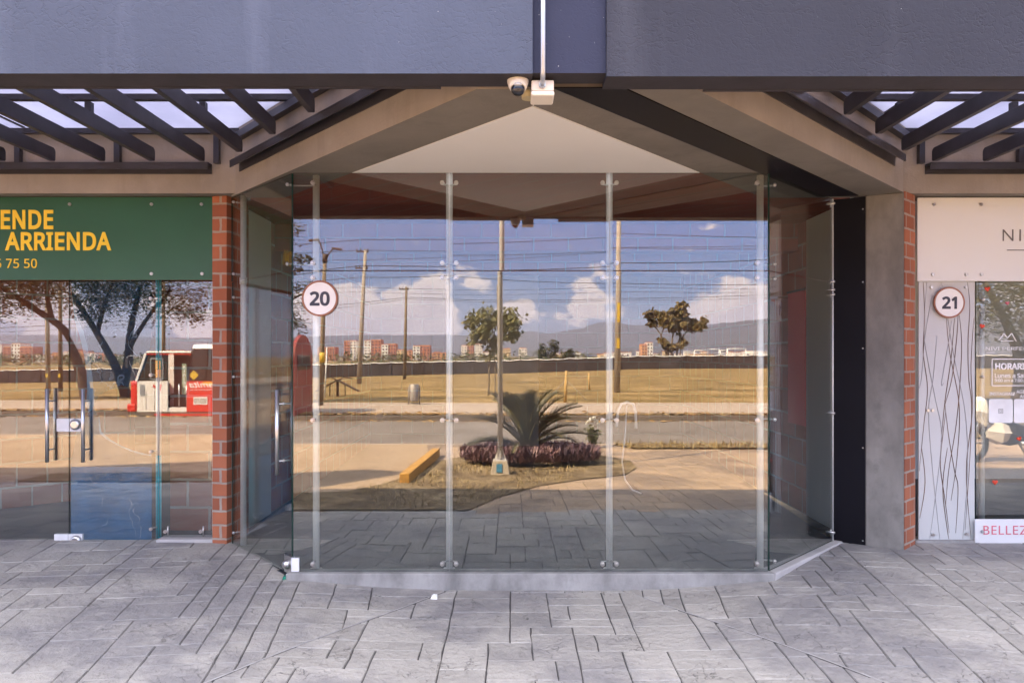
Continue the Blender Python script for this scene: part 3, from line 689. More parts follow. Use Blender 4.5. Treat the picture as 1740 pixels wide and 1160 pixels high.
for yb in (7.3, 9.2): MB().box((-2.28, yb, 2.50), (2.75, yb+.22, 2.758)).build('ceiling_beam', M['brick_back'], bld)
MB().box((-12, 5.99, 2.76), (-2.46, 11, 2.9)).build('ceiling', M['inner_plaster'], bld)
MB().box((2.96, 5.99, 2.76), (12, 11, 2.9)).build('ceiling', M['inner_plaster'], bld)
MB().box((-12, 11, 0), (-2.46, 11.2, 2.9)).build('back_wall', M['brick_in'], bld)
MB().box((2.96, 9, 0), (12, 9.2, 2.9)).build('back_wall', M['inner_plaster'], bld)
MB().prism([(-6.2, 5.99), (-4.05, 8.0), (-4.05, 8.15), (-6.4, 6.1)], 0, 2.75).build('party_wall', M['brick_mid'], bld)
MB().box((-2.86, 6.35, 0), (-2.455, 7.2, 2.75)).build('brick_pier', M['brick_mid'], bld)
# white sockets on the back wall
for (u, v, w, h) in ((645, 703, .10, .16), (645, 781, .14, .11)):
    p = P(u, v, 12.29); MB().box((p.x-w/2, 12.285, p.z-h/2), (p.x+w/2, 12.299, p.z+h/2)).build('wall_outlet', M['white_plate'], bld, .004)
# concrete plinth under the bay and sills
pl = MB(); pl.prism([(-1.475, 4.945), (1.715, 4.945), (1.70, 5.07), (-1.45, 5.07)], -.12, .078)
o = pl.build('plinth', M['kerb_concrete'], bld, .006)
o = MB().prism([(1.716, 4.945), (2.53, 5.805), (2.49, 5.86), (1.66, 5.07), (1.702, 5.07)], -.12, .0775).build('plinth', M['plinth_light'], bld, .008)
a, b = P(266, 0, 5.82).x, P(375, 0, 5.82).x
MB().box((a, 5.80, -.05), (b, 5.96, .092)).build('sill', M['plinth_light'], bld, .01)
a, b = P(1553, 0, 5.82).x, P(1664, 0, 5.82).x
MB().box((a, 5.79, -.05), (b, 5.96, .085)).build('sill', M['kerb_concrete'], bld, .015)

# ------------------------------------------------------------------ pergolas between fascia and shop fronts
def pergola(side):
    lab = {-1: 'dark steel pergola with pale translucent roof above the green sign', 1: 'dark steel pergola with pale translucent roof above the white sign'}[side]
    t = thing('pergola', lab, 'pergola', (side*3.5, 4.6, 2.9), 'pergolas along the shop front')
    hb = EYE+1.43
    if side < 0: vx = lambda y: -2.13+(-.16+2.13)*(5.76-y)/(5.76-3.43)      # outer face of the slanting beam
    else: vx = lambda y: .83+(2.885-.83)*(y-3.43)/(5.60-3.43)
    ytop = 5.70 if side < 0 else 5.70
    # wall channel (an angle with its lip)
    e0, e1 = (P(357, 0, 5.66).x, -14) if side < 0 else (P(1576, 0, 5.66).x, 14)
    c = MB(); c.box((e0, 5.695, hb-.075), (e1, 5.688, hb-.005)); c.box((e0, 5.688, hb-.012), (e1, 5.615, hb-.004)); c.box((e0, 5.625, hb-.055), (e1, 5.617, hb-.0125))
    c.build('wall_channel', M['steel_dark'], t)
    # channel along the slanting beam
    ya, yb = 3.44, (5.62 if side < 0 else 5.45)
    pa, pb = Vector((vx(ya), ya, 0)), Vector((vx(yb), yb, 0)); d = (pb-pa).normalized(); n = Vector((d.y, -d.x, 0))*(-1 if side < 0 else 1)
    if n.x*side < 0: n = -n
    c = MB()
    for (o0, o1, z0, z1) in ((.001, .009, -.075, -.003), (.009, .08, -.012, -.004), (.071, .079, -.055, -.0125)):
        q = [pa+n*o0, pb+n*o0, pb+n*o1, pa+n*o1]; c.prism([(p.x, p.y) for p in q], hb+z0, hb+z1)
    c.build('beam_channel', M['steel_dark'] if side < 0 else M['steel_pale'], t)  # right channel takes paler steel: its glare is put into the colour
    # slats, rounded at their far end
    xs = []
    x = -2.29 if side < 0 else None
    base = [-2.29+.368*k for k in range(-9, 5)] if side < 0 else [P(1582, 0, 5.66).x+.375*k for k in range(-4, 9)]
    proto = None
    for x in base:
        y1 = 5.615
        for yy in [5.615-.01*k for k in range(220)]:
            if side*(x-side*.024-vx(yy)) > .095: y1 = yy; break
        if y1 < 3.55: continue
        s = MB(); w = .019; pr = [(3.43, 0), (y1-.012, 0), (y1, .010), (y1, .070), (y1-.008, .086), (y1-.024, .096), (3.43, .096)]
        n_ = len(pr); vs = [(x-w, y, hb+z) for y, z in pr]+[(x+w, y, hb+z) for y, z in pr]
        s.add(vs, [tuple(range(n_))[::-1], tuple(range(n_, 2*n_))]+[(i, (i+1) % n_, n_+(i+1) % n_, n_+i) for i in range(n_)])
        s.build('slat', M['steel_dark'], t, .002)
    # roof light: frame bars, posts and translucent sheet
    zr = EYE+1.635
    xa, xb = (-14, -.6) if side < 0 else (1.2, 14)
    fr = MB()
    for yb_ in (4.92, 5.66):
        lim = vx(yb_)-.02*side
        fr.box((xa if side < 0 else lim, yb_-.022, zr+.012), (lim if side < 0 else xb, yb_+.022, zr+.05))
    for i in range(-6, 6):
        px = (-2.2+.74*i) if side < 0 else (3.05+.74*i)
        if side*(px-vx(5.66)) > .02: fr.box((px-.02, 5.64, hb-.004), (px+.02, 5.68, zr-.001))
        if side*(px+.2*side-vx(4.92)) > .02: fr.box((px+.18, 4.90, hb+.119), (px+.22, 4.94, zr-.001))
    fr.bar((vx(3.5)+side*.035, 3.5, zr-.03), (vx(5.62)+side*.035, 5.62, zr-.03), .05, .05)
    fr.build('roof_frame', M['steel_dark'], t)
    sh = MB(); q = [(vx(3.44), 3.44), (vx(5.69), 5.69), (side*14, 5.69), (side*14, 3.44)]
    sh.prism(q, zr+.055, zr+.061); sh.build('roof_sheet', M['poly'], t)
    gl = MB()
    for i in range(8):
        x_ = side*(2.6+1.02*i); gl.box((x_-.012, 3.45, zr+.048), (x_+.012, 5.63, zr+.0545))
    gl.build('glazing_bar', M['steel_pale'], t)
pergola(-1); pergola(1)

# ------------------------------------------------------------------ glass storefronts
def pane(parent, p0, p1, z0, z1, name='glass_pane', th=.010, tw=0, tilt=0, edge=None):
    p0, p1 = Vector((*p0, 0)), Vector((*p1, 0)); d = (p1-p0).normalized(); n = Vector((-d.y, d.x, 0))
    a, b = p0+n*tw, p1-n*tw; m = MB(); h = n*th/2; k = n*tilt
    vs = [a-h, b-h, b+h, a+h]; vs = [v+Vector((0, 0, z0)) for v in vs]+[v+k+Vector((0, 0, z1)) for v in vs]
    m.add(vs, [(0, 3, 2, 1), (4, 5, 6, 7), (0, 1, 5, 4), (1, 2, 6, 5), (2, 3, 7, 6), (3, 0, 4, 7)])
    m.mi = [1, 1, 0, 1, 0, 1]; return m.build(name, [M['glass'], edge or M['glass_edge']], parent)
def fitting(parent, c, arm, r=.015, out=(0, -1, 0)):
    """bolt head on the glass at c with an arm back to the tube at arm"""
    c, arm, out = Vector(c), Vector(arm), Vector(out).normalized(); m = MB()
    m.tube([c+out*.002, c+out*.014], r, 12); m.tube([c+out*.0141, c+out*.019], [r*.75, r*.45], 12)
    m.tube([c-out*.0101, c-out*.04], .007, 8); m.tube([c-out*.038, arm], .006, 8)
    return m.build('fitting', M['steel'], parent)
bay = thing('glass_storefront', 'projecting faceted glass storefront of empty shop 20 between concrete columns', 'storefront', (.1, 5.0, .06))
X = [P(u, 0, 5.0).x for u in (498, 763.5, 1036, 1305)]
ZJ = EYE+143/F*5.0; ZB, ZT = .079, 2.696
rr = random.Random(4)
for i in range(3):
    a, b = X[i]+.002, X[i+1]-.002
    pane(bay, (a, 5.0), (b, 5.0), ZB, ZJ-.003, tw=rr.uniform(-.0006, .0006), tilt=rr.uniform(-.001, .001))
    pane(bay, (a, 5.0), (b, 5.0), ZJ+.003, ZT, tw=rr.uniform(-.0008, .0008), tilt=rr.uniform(-.0015, .0015))
C0, C1 = Vector((X[0], 5.0)), Vector((X[3], 5.0)); L1 = Vector((-2.135, 5.79)); R1 = Vector((2.462, 5.83))
dl = (L1-C0).normalized(); dr = (R1-C1).normalized()
pane(bay, C0+dl*.012, L1, ZJ+.003, ZT, edge=M['glass_edge'])
pane(bay, C1+dr*.012, R1, ZB, ZJ-.003); pane(bay, C1+dr*.012, R1, ZJ+.003, ZT)
# tubes behind the joints, each with its bolt heads
for u, pair in ((537, 'l'), (763.5, 'b'), (1035.5, 'b'), (1292, 'r')):
    x = P(u, 0, 5.08).x; mu = MB().tube([(x, 5.085, .065), (x, 5.085, ZT+.02)], .0225, 16); mu.lathe((x, 5.085, .062), [(.04, 0), (.04, .012), (.024, .014)], 14)
    mo = mu.build('mullion', M['mullion'], bay)
    for v in (311, 447, 472, 713.5, 957):
        z = EYE+(603-v)/F*5.0
        if pair == 'b':
            for s in (-.046, .046): fitting(mo, (P(u, 0, 5).x+s, 5.0, z), (x, 5.075, z))
        elif pair == 'l': fitting(mo, (P(532, 0, 5).x, 5.0, z), (x, 5.075, z))
        else:
            fitting(mo, (P(1286, 0, 5).x, 5.0, z), (x, 5.075, z))
            q = C1+dr*.085; fitting(mo, (q.x, q.y, z), (x, 5.09, z), .013, (dr.y, -dr.x, 0))
# left flank: transom light over a glass door
xl = P(412, 0, 5.72).x; mo = MB().tube([(xl, 5.74, .06), (xl, 5.74, ZT+.02)], .022, 14).lathe((xl, 5.74, ZJ-.02), [(.028, 0), (.028, .05)], 12).build('mullion', M['mullion'], bay)
nl = Vector((dl.y, -dl.x, 0)); nl = -nl if nl.y > 0 else nl
for v in (343, 465, 505, 640, 905):
    z = EYE+(603-v)/F*5.74
    q = L1-dl*.05; fitting(mo, (q.x, q.y, z), (xl, 5.74, z), .011, nl)
dz0 = .05
door = MB(); 
dpane = pane(bay, C0+dl*.012, L1-dl*.012, dz0, ZJ-.003, 'door', edge=M['glass_edge'])
hx = C0+dl*.125
hm = MB()
for s in (1, -1):
    c = Vector((hx.x, hx.y, 0))+nl*(.055*s)
    z0, z1 = EYE+(603-806)/F*5.07, EYE+(603-662)/F*5.07
    hm.tube([c+Vector((0, 0, z0)), c+Vector((0, 0, z1))], .0135, 12)
for v in (686, 783):
    z = EYE+(603-v)/F*5.07; c = Vector((hx.x, hx.y, z)); hm.tube([c-nl*.055, c+nl*.055], .006, 8); hm.tube([c+nl*.0052, c+nl*.013], .012, 10)
hm.build('handle', M['steel'], dpane)
# corner patch lock at the foot of the door
q = C0+dl*.055; c = Vector((q.x, q.y, .115)); lp = MB(); lp.obox(c, Vector((dl.x, dl.y, 0))*.05, nl*.014, Vector((0, 0, .058)))
lp.tube([c+nl*.015, c+nl*.028, c+nl*.046], [.033, .031, .018], 16); lp.build('lock', M['steel'], dpane)
MB().box((X[0]-.005, 4.9765, .082), (X[0]+.045, 4.994, .17)).build('patch_fitting', M['white_plate'], bay)
MB().box((C0.x-.055, 4.96, .02), (C0.x-.01, 5.0, .052)).build('tape', M['green_tape'], bay)
for v in (311, 447): # arms at the corner of the left flank
    z = EYE+(603-v)/F*5.0; q = C0+dl*.07; fitting(bay, (q.x, q.y, z), (P(537, 0, 5.08).x, 5.08, z), .012, nl)
th = MB(); th.prism([(C0.x-.01, 4.98), (L1.x-.03, 5.77), (L1.x+.03, 5.84), (C0.x+.03, 5.06)], -.05, .046); th.build('threshold', M['steel_dark'], bay)
# right flank: hinges against the black panel
for v in (345, 478, 492, 500, 702, 905):
    z = EYE+(603-v)/F*5.78; q = R1-dr*.035; nr = Vector((dr.y, -dr.x, 0)); m = MB()
    m.tube([Vector((q.x, q.y, z-.03)), Vector((q.x, q.y, z+.03))], .006, 8).tube([Vector((q.x, q.y, z))-nr*.03, Vector((q.x, q.y, z))+nr*.03], .009, 10).tube([Vector((q.x, q.y, z)), Vector((q.x+dr.x*.05, q.y+dr.y*.05, z))], .006, 8)
    m.build('hinge', M['steel'], bay)
e = MB().tube([(R1.x, R1.y, ZB), (R1.x, R1.y, ZT)], .0075, 6); e.build('edge_strip', M['mullion'], bay)
# loop of white hose hanging inside
c = [P(1052, 690, 6.2)+Vector((0, 0, -.02)), P(1056, 686, 6.2), P(1066, 683, 6.2), P(1076, 686, 6.2), P(1080, 700, 6.2), P(1081, 728, 6.2)]
c0 = [P(1048, 725, 6.2), P(1050, 700, 6.2)]; hs = MB().tube(c0+c, .011, 8); hs.tube([P(1065, 689, 6.25), P(1062, 740, 6.25), P(1057, 785, 6.25), P(1062, 815, 6.25), P(1075, 832, 6.25), P(1090, 838, 6.25)], .006, 8)
tag(recentre(hs.build('hose', M['white_plate'])), 'loop of thin white hose hanging inside the empty middle shop', 'hose')

# number discs
def disc(u, v, rpx, Y, body, lab):
    c = P(u, v, Y); r = rpx/F*Y
    t = thing('number_sign', lab, 'sign', c, 'round shop number signs')
    MB().lathe((c.x, c.y, c.z), [(r, 0), (r, -.010), (r*.985, -.012), (r*.90, -.012), (r*.90, -.0085)], 48, 'y').build('rim', M['copper'], t)
    MB().lathe((c.x, c.y-.0075, c.z), [(r*.895, .0), (r*.895, -.003)], 48, 'y').build('face', M['disc_white'], t)
    text('number', body, (c.x, c.y-.0108, c.z-r*.37), r*.74, M['navy'], t, 'C', bold=.028, depth=.002)
disc(544, 507, 30.5, 4.992, '20', 'round white number 20 sign with brown rim on the clear glass')
disc(1612, 514, 26.5, 5.81, '21', 'round white number 21 sign with brown rim on the pale printed panel')

# ------------------------------------------------------------------ left shop
ls = thing('glass_storefront', 'glass storefront under the green sign, one door leaf half covered in blue film', 'storefront', (-3.4, 5.9, 0))
GY = 5.88
def LX(u): return P(u, 0, GY).x
zt = EYE+(603-474)/F*GY
pane(ls, (LX(270.5), GY), (LX(368), GY), .094, zt)
dA = pane(ls, (LX(-150), GY), (LX(117.5), GY), .02, zt, 'door', tw=.0006)
dB = pane(ls, (LX(119), GY), (LX(268.5), GY), .02, zt, 'door', tw=-.0005); dB['label'] = 'door leaf with peeling blue film'
pane(ls, (LX(-420), GY), (LX(-151), GY), .02, zt)
z0, z1 = EYE+(603-783)/F*GY, EYE+(603-660)/F*GY
for d, uo, ui, mt2 in ((dA, 80, 94.5, M['steel']), (dB, 141, 155, M['film_tint'])):  # inner handle of the film leaf is coloured as seen through film
    m = MB(); xo, xi = P(uo, 0, GY-.06).x, P(uo+2, 0, GY+.07).x; xi = P(ui, 0, GY+.07).x
    m.tube([(xo, GY-.06, z0), (xo, GY-.06, z1)], .0135, 12)
    for v in (681, 763):
        z = EYE+(603-v)/F*GY; m.tube([(xo, GY-.06, z), (xi, GY+.06, z)], .006, 8)
    m.build('handle', M['steel'], d)
    MB().tube([(xi, GY+.06, z0), (xi, GY+.06, z1)], .0135, 12).build('handle', mt2, d)
def lockplate(u0, u1, v0, v1, d, knob):
    a, b = P(u0, v1, GY-.014), P(u1, v0, GY-.014); m = MB().box((a.x, GY-.016, a.z), (b.x, GY+.018, b.z)); o = m.build('lock_plate', M['white_plate'], d, .002)
    if knob:
        c = P(knob[0], knob[1], GY-.02); MB().tube([(c.x, GY-.0165, c.z), (c.x, GY-.03, c.z), (c.x, GY-.04, c.z)], [.042, .040, .026], 18).build('knob', M['steel'], d)
lockplate(96, 117.3, 711, 733, dA, None); lockplate(118.5, 138, 711, 733, dB, (128, 721))
lockplate(92, 115.5, 907, 929, dA, None); lockplate(116.3, 140, 907, 929, dB, (129, 918))
tb = MB(); x = LX(262); tb.tube([(x, GY+.075, .03), (x, GY+.075, zt)], .020, 12); po = tb.build('mullion', M['mullion'], ls)
MB().tube([(x, GY+.075, EYE+(603-628)/F*GY), (x, GY+.075, zt)], .0215, 12).build('film_tint_sleeve', M['film_tint'], po)  # sleeve added to colour the tube like film in front of it
MB().tube([(x, GY+.075, .04), (x, GY+.075, EYE+(603-775)/F*GY)], .0215, 12).build('film_tint_sleeve', M['film_tint'], po)
for v in (507, 637, 767, 898): c = P(257, v, GY); fitting(po, (c.x, GY, c.z), (x, GY+.07, c.z), .013)
for u in (282, 342):
    c = P(u, 902, GY); m = MB().tube([(c.x, GY-.006, c.z), (c.x, GY-.02, c.z)], .014, 12).tube([(c.x+.02, GY-.012, c.z-.03), (c.x+.02, GY-.012, c.z+.04)], .006, 8); m.build('clamp', M['steel'], ls)
# blue film stuck inside the leaf, peeled away in the middle
def fpoly(pts, mat, y, name, parent=dB):
    vs = [P(u, v, GY) for u, v in pts]; n = len(vs)
    bm = bmesh.new(); a = [bm.verts.new((p.x, y, p.z)) for p in vs]; f = bm.faces.new(a)
    r = bmesh.ops.extrude_face_region(bm, geom=[f]); bmesh.ops.translate(bm, vec=(0, .0012, 0), verts=[q for q in r['geom'] if isinstance(q, bmesh.types.BMVert)])
    bmesh.ops.triangulate(bm, faces=[q for q in bm.faces if len(q.verts) > 4]); bmesh.ops.recalc_face_normals(bm, faces=bm.faces)
    off = parent_origin(parent); bmesh.ops.translate(bm, vec=-off, verts=bm.verts)
    me = bpy.data.meshes.new(name); bm.to_mesh(me); bm.free(); me.materials.append(mat); o = bpy.data.objects.new(name, me); COL.objects.link(o); o.parent = parent; return o
fpoly([(119.5, 477), (257, 477), (257, 560), (256, 578), (252, 600), (246, 622), (236, 642), (228, 654), (215, 657), (205, 654), (190, 660), (176, 667), (166, 674), (160, 684), (158, 664), (156, 640), (152, 610), (147, 585), (141, 562), (134, 548), (128, 535), (124, 515), (120.5, 495)], M['film_washed'], GY+.0075, 'film')
fpoly([(257, 793), (119.5, 793), (119.5, 930), (257, 930)], M['film'], GY+.0075, 'film')  # stronger blue copy where the mirrored forecourt lies in shade
fpoly([(119.5, 792.6), (257, 792.6), (257, 775), (250, 773), (240, 772), (222, 767), (206, 760), (190, 752), (178, 745), (170, 738), (167, 728), (166, 710), (160, 692), (150, 700), (140, 712), (134, 722), (128, 745), (124, 765), (119.5, 780)], M['film_washed'], GY+.0075, 'film')
fpoly([(121, 500), (127, 522), (136, 545), (144, 560), (150, 588), (155, 612), (158, 645), (159, 690), (150, 700), (145, 690), (147, 660), (146, 630), (141, 600), (134, 570), (126, 545)], M['film_pale'], GY+.0090, 'film_edge')
fpoly([(167, 705), (171, 733), (186, 746), (205, 757), (225, 765), (250, 772), (256, 771), (256, 776), (240, 775), (215, 768), (190, 757), (172, 745), (165, 728)], M['film_pale'], GY+.0090, 'film_edge')
# door rail at the floor
MB().box((LX(-420), 5.86, -.02), (LX(268), 5.91, .016)).build('threshold', M['steel_dark'], ls)

sg = thing('shop_sign', 'dark green sign board with yellow sale and rental lettering', 'sign', (-3.5, 5.8, 2.05))
a, b = P(-330, 475.5, 5.80), P(365.5, 335, 5.80)
MB().box((a.x, 5.80, a.z), (b.x, 5.812, b.z)).build('board', M['green_sign'], sg)
for u, v in ((118, 347), (257, 347), (342, 347), (257, 465), (343, 465), (-60, 347), (-60, 465)):
    c = P(u, v, 5.79); MB().tube([(c.x, 5.799, c.z), (c.x, 5.788, c.z)], .012, 12).build('bolt', M['steel'], sg)
for body, ur, vb, hp, bold, wp in (('VENDE', 90, 388, 31, .023, 114), ('ARRIENDA', 188.5, 424, 29.5, .023, 180), ('5 75 50', 62.5, 455, 15.5, .004, 70)):
    c = P(ur, vb, 5.795); text('lettering', body, (c.x, 5.799, c.z), hp/F*5.795, M['yellow'], sg, 'R', space=1.04, bold=bold, depth=.004, width=wp/F*5.795)

# ------------------------------------------------------------------ right shop
rs = thing('glass_storefront', 'glass storefront of shop 21 with white printed opening hours', 'storefront', (4.2, 5.9, 0))
def RX(u): return P(u, 0, GY).x
pane(rs, (RX(1658), GY), (RX(1960), GY), .03, zt); pane(rs, (RX(1961), GY), (RX(2500), GY), .03, zt)
x = P(1668, 0, GY+.08).x; po = MB().tube([(x, GY+.08, .04), (x, GY+.08, zt)], .021, 12).build('mullion', M['mullion'], rs)
for v in (509, 640): c = P(1669.5, v, GY); fitting(po, (c.x, GY, c.z), (x, GY+.07, c.z), .012)
m = MB()
a = P(1686, 655, GY-.008); b = P(1790, 610, GY-.008); w = .007
for (p, q) in (((a.x, b.z), (b.x, b.z)), ((a.x, a.z), (b.x, a.z)), ((a.x, a.z), (a.x, b.z)), ((b.x, a.z), (b.x, b.z))):
    m.bar((p[0], GY-.0062, p[1]), (q[0], GY-.0062, q[1]), w, .002, 0, (0, 1, 0))
m.build('hours_frame', M['white_print'], rs)
for body, ul, vb, hp, bold in (('HORARIO', 1690.5, 627, 10.2, .03), ('Lunes a Sabado', 1689.5, 641.5, 7.8, .015), ('9:00 am a 7:00 pm', 1689.5, 648.5, 5.2, .015), ('INSTAGRAM', 1680.5, 671.5, 5.6, .012), ('AGENDA', 1726, 668, 5.8, .012), ('AQUI', 1732, 676, 5.8, .012)):
    c = P(ul, vb, GY); text('lettering', body, (c.x, GY-.0055, c.z), hp/F*GY, M['white_print'], rs, 'L', bold=bold, depth=.0008)
def rrect(cx, cz, hw, hh, r, y0, y1, mb):
    pts = []
    for (sx, sz, a0) in ((1, 1, 0), (-1, 1, 90), (-1, -1, 180), (1, -1, 270)):
        for k in range(5):
            t = R(a0+22.5*k); pts.append((cx+sx*(hw-r)+r*math.cos(t), cz+sz*(hh-r)+r*math.sin(t)))
    n = len(pts); vs = [(x, y0, z) for x, z in pts]+[(x, y1, z) for x, z in pts]
    mb.add(vs, [tuple(range(n)), tuple(range(n, 2*n))[::-1]]+[(i, (i+1) % n, n+(i+1) % n, n+i) for i in range(n)])
for u0, u1 in ((1679.5, 1720), (1722, 1762)):
    a, b = P(u0, 718, GY), P(u1, 677.5, GY); m = MB(); rrect((a.x+b.x)/2, (a.z+b.z)/2, (b.x-a.x)/2, (b.z-a.z)/2, .016, GY-.0055, GY-.0065, m); m.build('blank_square', M['white_print'], rs)
c = P(1699.5, 698, GY); m = MB()
for k in range(16):
    t0, t1 = 2*math.pi*k/16, 2*math.pi*(k+1)/16; m.bar((c.x+.008*math.cos(t0), GY-.0072, c.z+.008*math.sin(t0)), (c.x+.008*math.cos(t1), GY-.0072, c.z+.008*math.sin(t1)), .003, .001, 0, (0, 1, 0))
for (dx0, dz0_, dx1, dz1) in ((-1, -1, 1, -1), (1, -1, 1, 1), (1, 1, -1, 1), (-1, 1, -1, -1)): m.bar((c.x+.016*dx0, GY-.0072, c.z+.016*dz0_), (c.x+.016*dx1, GY-.0072, c.z+.016*dz1), .003, .001, 0, (0, 1, 0))
m.build('camera_icon', M['grey_letter'], rs)
m = MB(); pts = [(1697, 578), (1706, 567), (1712, 574), (1719, 566), (1727, 580)]
for p, q in zip(pts, pts[1:]): m.bar(P(*p, GY-.0062), P(*q, GY-.0062), .006, .001, 0, (0, 1, 0))
m.bar(P(1700, 579, GY-.0062), P(1722, 579, GY-.0062), .006, .001, 0, (0, 1, 0)); m.build('window_logo', M['white_print'], rs)
c = P(1674, 595, GY); text('lettering', 'NIVI PERFECT', (c.x, GY-.0055, c.z), 5.8/F*GY, M['white_print'], rs, 'L', bold=.004, depth=.0008, width=P(1752, 0, GY).x-c.x)
m = MB(); m.bar(P(1676, 599, GY-.0062), P(1690, 599, GY-.0062), .003, .001, 0, (0, 1, 0)); m.build('rule', M['white_print'], rs)
def heart(u, v, s, mat, lab, rot=0):
    c = P(u, v, GY-.007); m = MB(); pts = []
    for k in range(24):
        t = 2*math.pi*k/24; hx_, hz_ = 16*math.sin(t)**3/16, (13*math.cos(t)-5*math.cos(2*t)-2*math.cos(3*t)-math.cos(4*t))/16
        pts.append((hx_*math.cos(rot)-hz_*math.sin(rot), hx_*math.sin(rot)+hz_*math.cos(rot)))
    n = len(pts); vs = [(c.x+x*s, c.y, c.z+z*s) for x, z in pts]+[(c.x+x*s*.7, c.y-.005, c.z+z*s*.7) for x, z in pts]
    vs += [(x, y+.002, z) for (x, y, z) in vs[:n]]
    m.add(vs, [tuple(range(n, 2*n))]+[(i, n+i, n+(i+1) % n, (i+1) % n) for i in range(n)])
    m.f.append([2*n+i for i in range(n)][::-1]); m.mi.append(0); m.sm.append(False)
    for i in range(n): m.f.append([2*n+i, i, (i+1) % n, 2*n+(i+1) % n]); m.mi.append(0); m.sm.append(False)
    tag(recentre(m.build('heart_sticker', mat)), lab, 'sticker', 'heart stickers on the shop glass')
heart(1678, 491, .022, M['red_heart'], 'red heart sticker nearest the white sign, right of the number 21', .1)
heart(1712, 515, .016, M['pink_heart'], 'small pink heart sticker high on the shop glass')
heart(1669, 554, .021, M['red_heart'], 'red heart sticker on the pale tube beside the printed panel', -.2)
heart(1732, 745, .020, M['red_heart'], 'orange red heart sticker below the blank white squares', .3)
heart(1691, 819, .022, M['red_heart'], 'lowest red heart sticker, above the white board with pink letters')
sg = thing('shop_sign', 'plain white sign board with thin grey capitals above shop 21', 'sign', (4.5, 5.8, 2.05))
a, b = P(1559, 477.5, 5.80), P(2100, 336, 5.80)
MB().box((a.x, 5.80, a.z), (b.x, 5.812, b.z)).build('board', M['sign_white'], sg)
for u, v in ((1588, 347), (1668, 347), (1586, 466), (1643, 466), (1669, 466)):
    c = P(u, v, 5.79); MB().tube([(c.x, 5.799, c.z), (c.x, 5.788, c.z)], .012, 12).build('bolt', M['steel'], sg)
c = P(1705, 409.5, 5.79); text('lettering', 'NIVI', (c.x, 5.799, c.z), 20/F*5.79, M['grey_letter'], sg, 'L', depth=.002, space=1.35, bold=-.012, fnt='')
m = MB(); m.bar(P(1711, 425, 5.798), P(1900, 425, 5.798), .006, .003, 0, (0, 1, 0)); m.build('rule', M['grey_letter'], sg)
# pale panel printed with crossing twigs
dp = thing('decorative_panel', 'pale grey panel printed with crossing brown twigs under the number 21', 'panel', P(1607, 918, 5.83))
a, b = P(1561, 918.5, 5.83), P(1656, 478.5, 5.83)
MB().box((a.x, 5.83, a.z), (b.x, 5.842, b.z)).build('board', M['panel_white'], dp)
tw, tg = MB(), MB(); rr = random.Random(12)
curves = [([(1617, 545), (1612, 580), (1600, 650), (1604, 650)], 0), ([(1608, 540), (1614, 600), (1630, 690), (1626, 780), (1616, 850)], 1), ([(1622, 540), (1616, 610), (1606, 680), (1599, 750)], 1), ([(1630, 535), (1634, 580), (1632, 640), (1625, 720), (1612, 800), (1607, 860)], 1),
          ([(1628, 535), (1626, 570), (1618, 640), (1605, 690)], 1), ([(1605, 680), (1612, 740), (1622, 800), (1628, 830), (1624, 905)], 1), ([(1607, 700), (1602, 740), (1598, 790), (1606, 850), (1613, 905)], 1),
          ([(1644, 480), (1648, 520), (1645, 580), (1646, 640), (1651, 690), (1648, 780), (1640, 900)], 1), ([(1655, 540), (1650, 620), (1652, 700), (1642, 800), (1650, 915)], 1), ([(1569, 480), (1571, 540), (1569, 600), (1576, 660), (1570, 720), (1562, 800)], 1),
          ([(1575, 480), (1570, 560), (1578, 620), (1590, 680), (1600, 740), (1590, 840), (1580, 915)], 0), ([(1592, 570), (1586, 640), (1578, 700), (1585, 800), (1597, 915)], 0), ([(1584, 500), (1572, 570), (1566, 640), (1562, 660)], 0), ([(1600, 480), (1606, 510), (1620, 600), (1640, 700), (1644, 800), (1636, 915)], 0), ([(1610, 760), (1602, 830), (1612, 915)], 1), ([(1566, 760), (1572, 820), (1563, 880)], 1)]
for pts, br in curves:
    q = [P(u, v, 5.8285) for u, v in pts]; sm_ = []
    for i in range(len(q)-1):
        for k in range(6):
            t = k/6; p0, p1, p2, p3 = q[max(0, i-1)], q[i], q[i+1], q[min(len(q)-1, i+2)]
            sm_.append(.5*((2*p1)+(p2-p0)*t+(2*p0-5*p1+4*p2-p3)*t*t+(3*p1-p0-3*p2+p3)*t**3))
    sm_.append(q[-1]); (tw if br else tg).tube(sm_, [max(.0012, .0030*math.sin(math.pi*(i+1)/(len(sm_)+1))**.5) for i in range(len(sm_))], 5)
tw.build('twig_print', M['twig'], dp); tg.build('twig_print', M['twig_grey'], dp)
for u, v in ((1583, 488), (1642, 488), (1585, 697), (1577, 697), (1586, 908), (1643, 907)):
    c = P(u, v, 5.82); MB().tube([(c.x, 5.829, c.z), (c.x, 5.815, c.z)], .011, 12).build('bolt', M['steel'], dp)
bs = thing('shop_sign', 'low white board lettered in thin pink at the foot of the shop glass', 'sign', P(1700, 935, 5.79))
a, b = P(1657, 933.5, 5.79), P(1960, 881.5, 5.79)
MB().box((a.x, 5.79, a.z), (b.x, 5.80, b.z)).build('board', M['white_plate'], bs)
c = P(1671, 907.5, 5.79); text('lettering', 'BELLEZA', (c.x, 5.789, c.z), 15/F*5.79, M['rose_letter'], bs, 'L', depth=.002, bold=-.004, space=1.12, fnt='')
c = P(1670, 903, 5.78); MB().tube([(c.x, 5.7895, c.z), (c.x, 5.775, c.z)], .011, 12).build('bolt', M['galv'], bs)
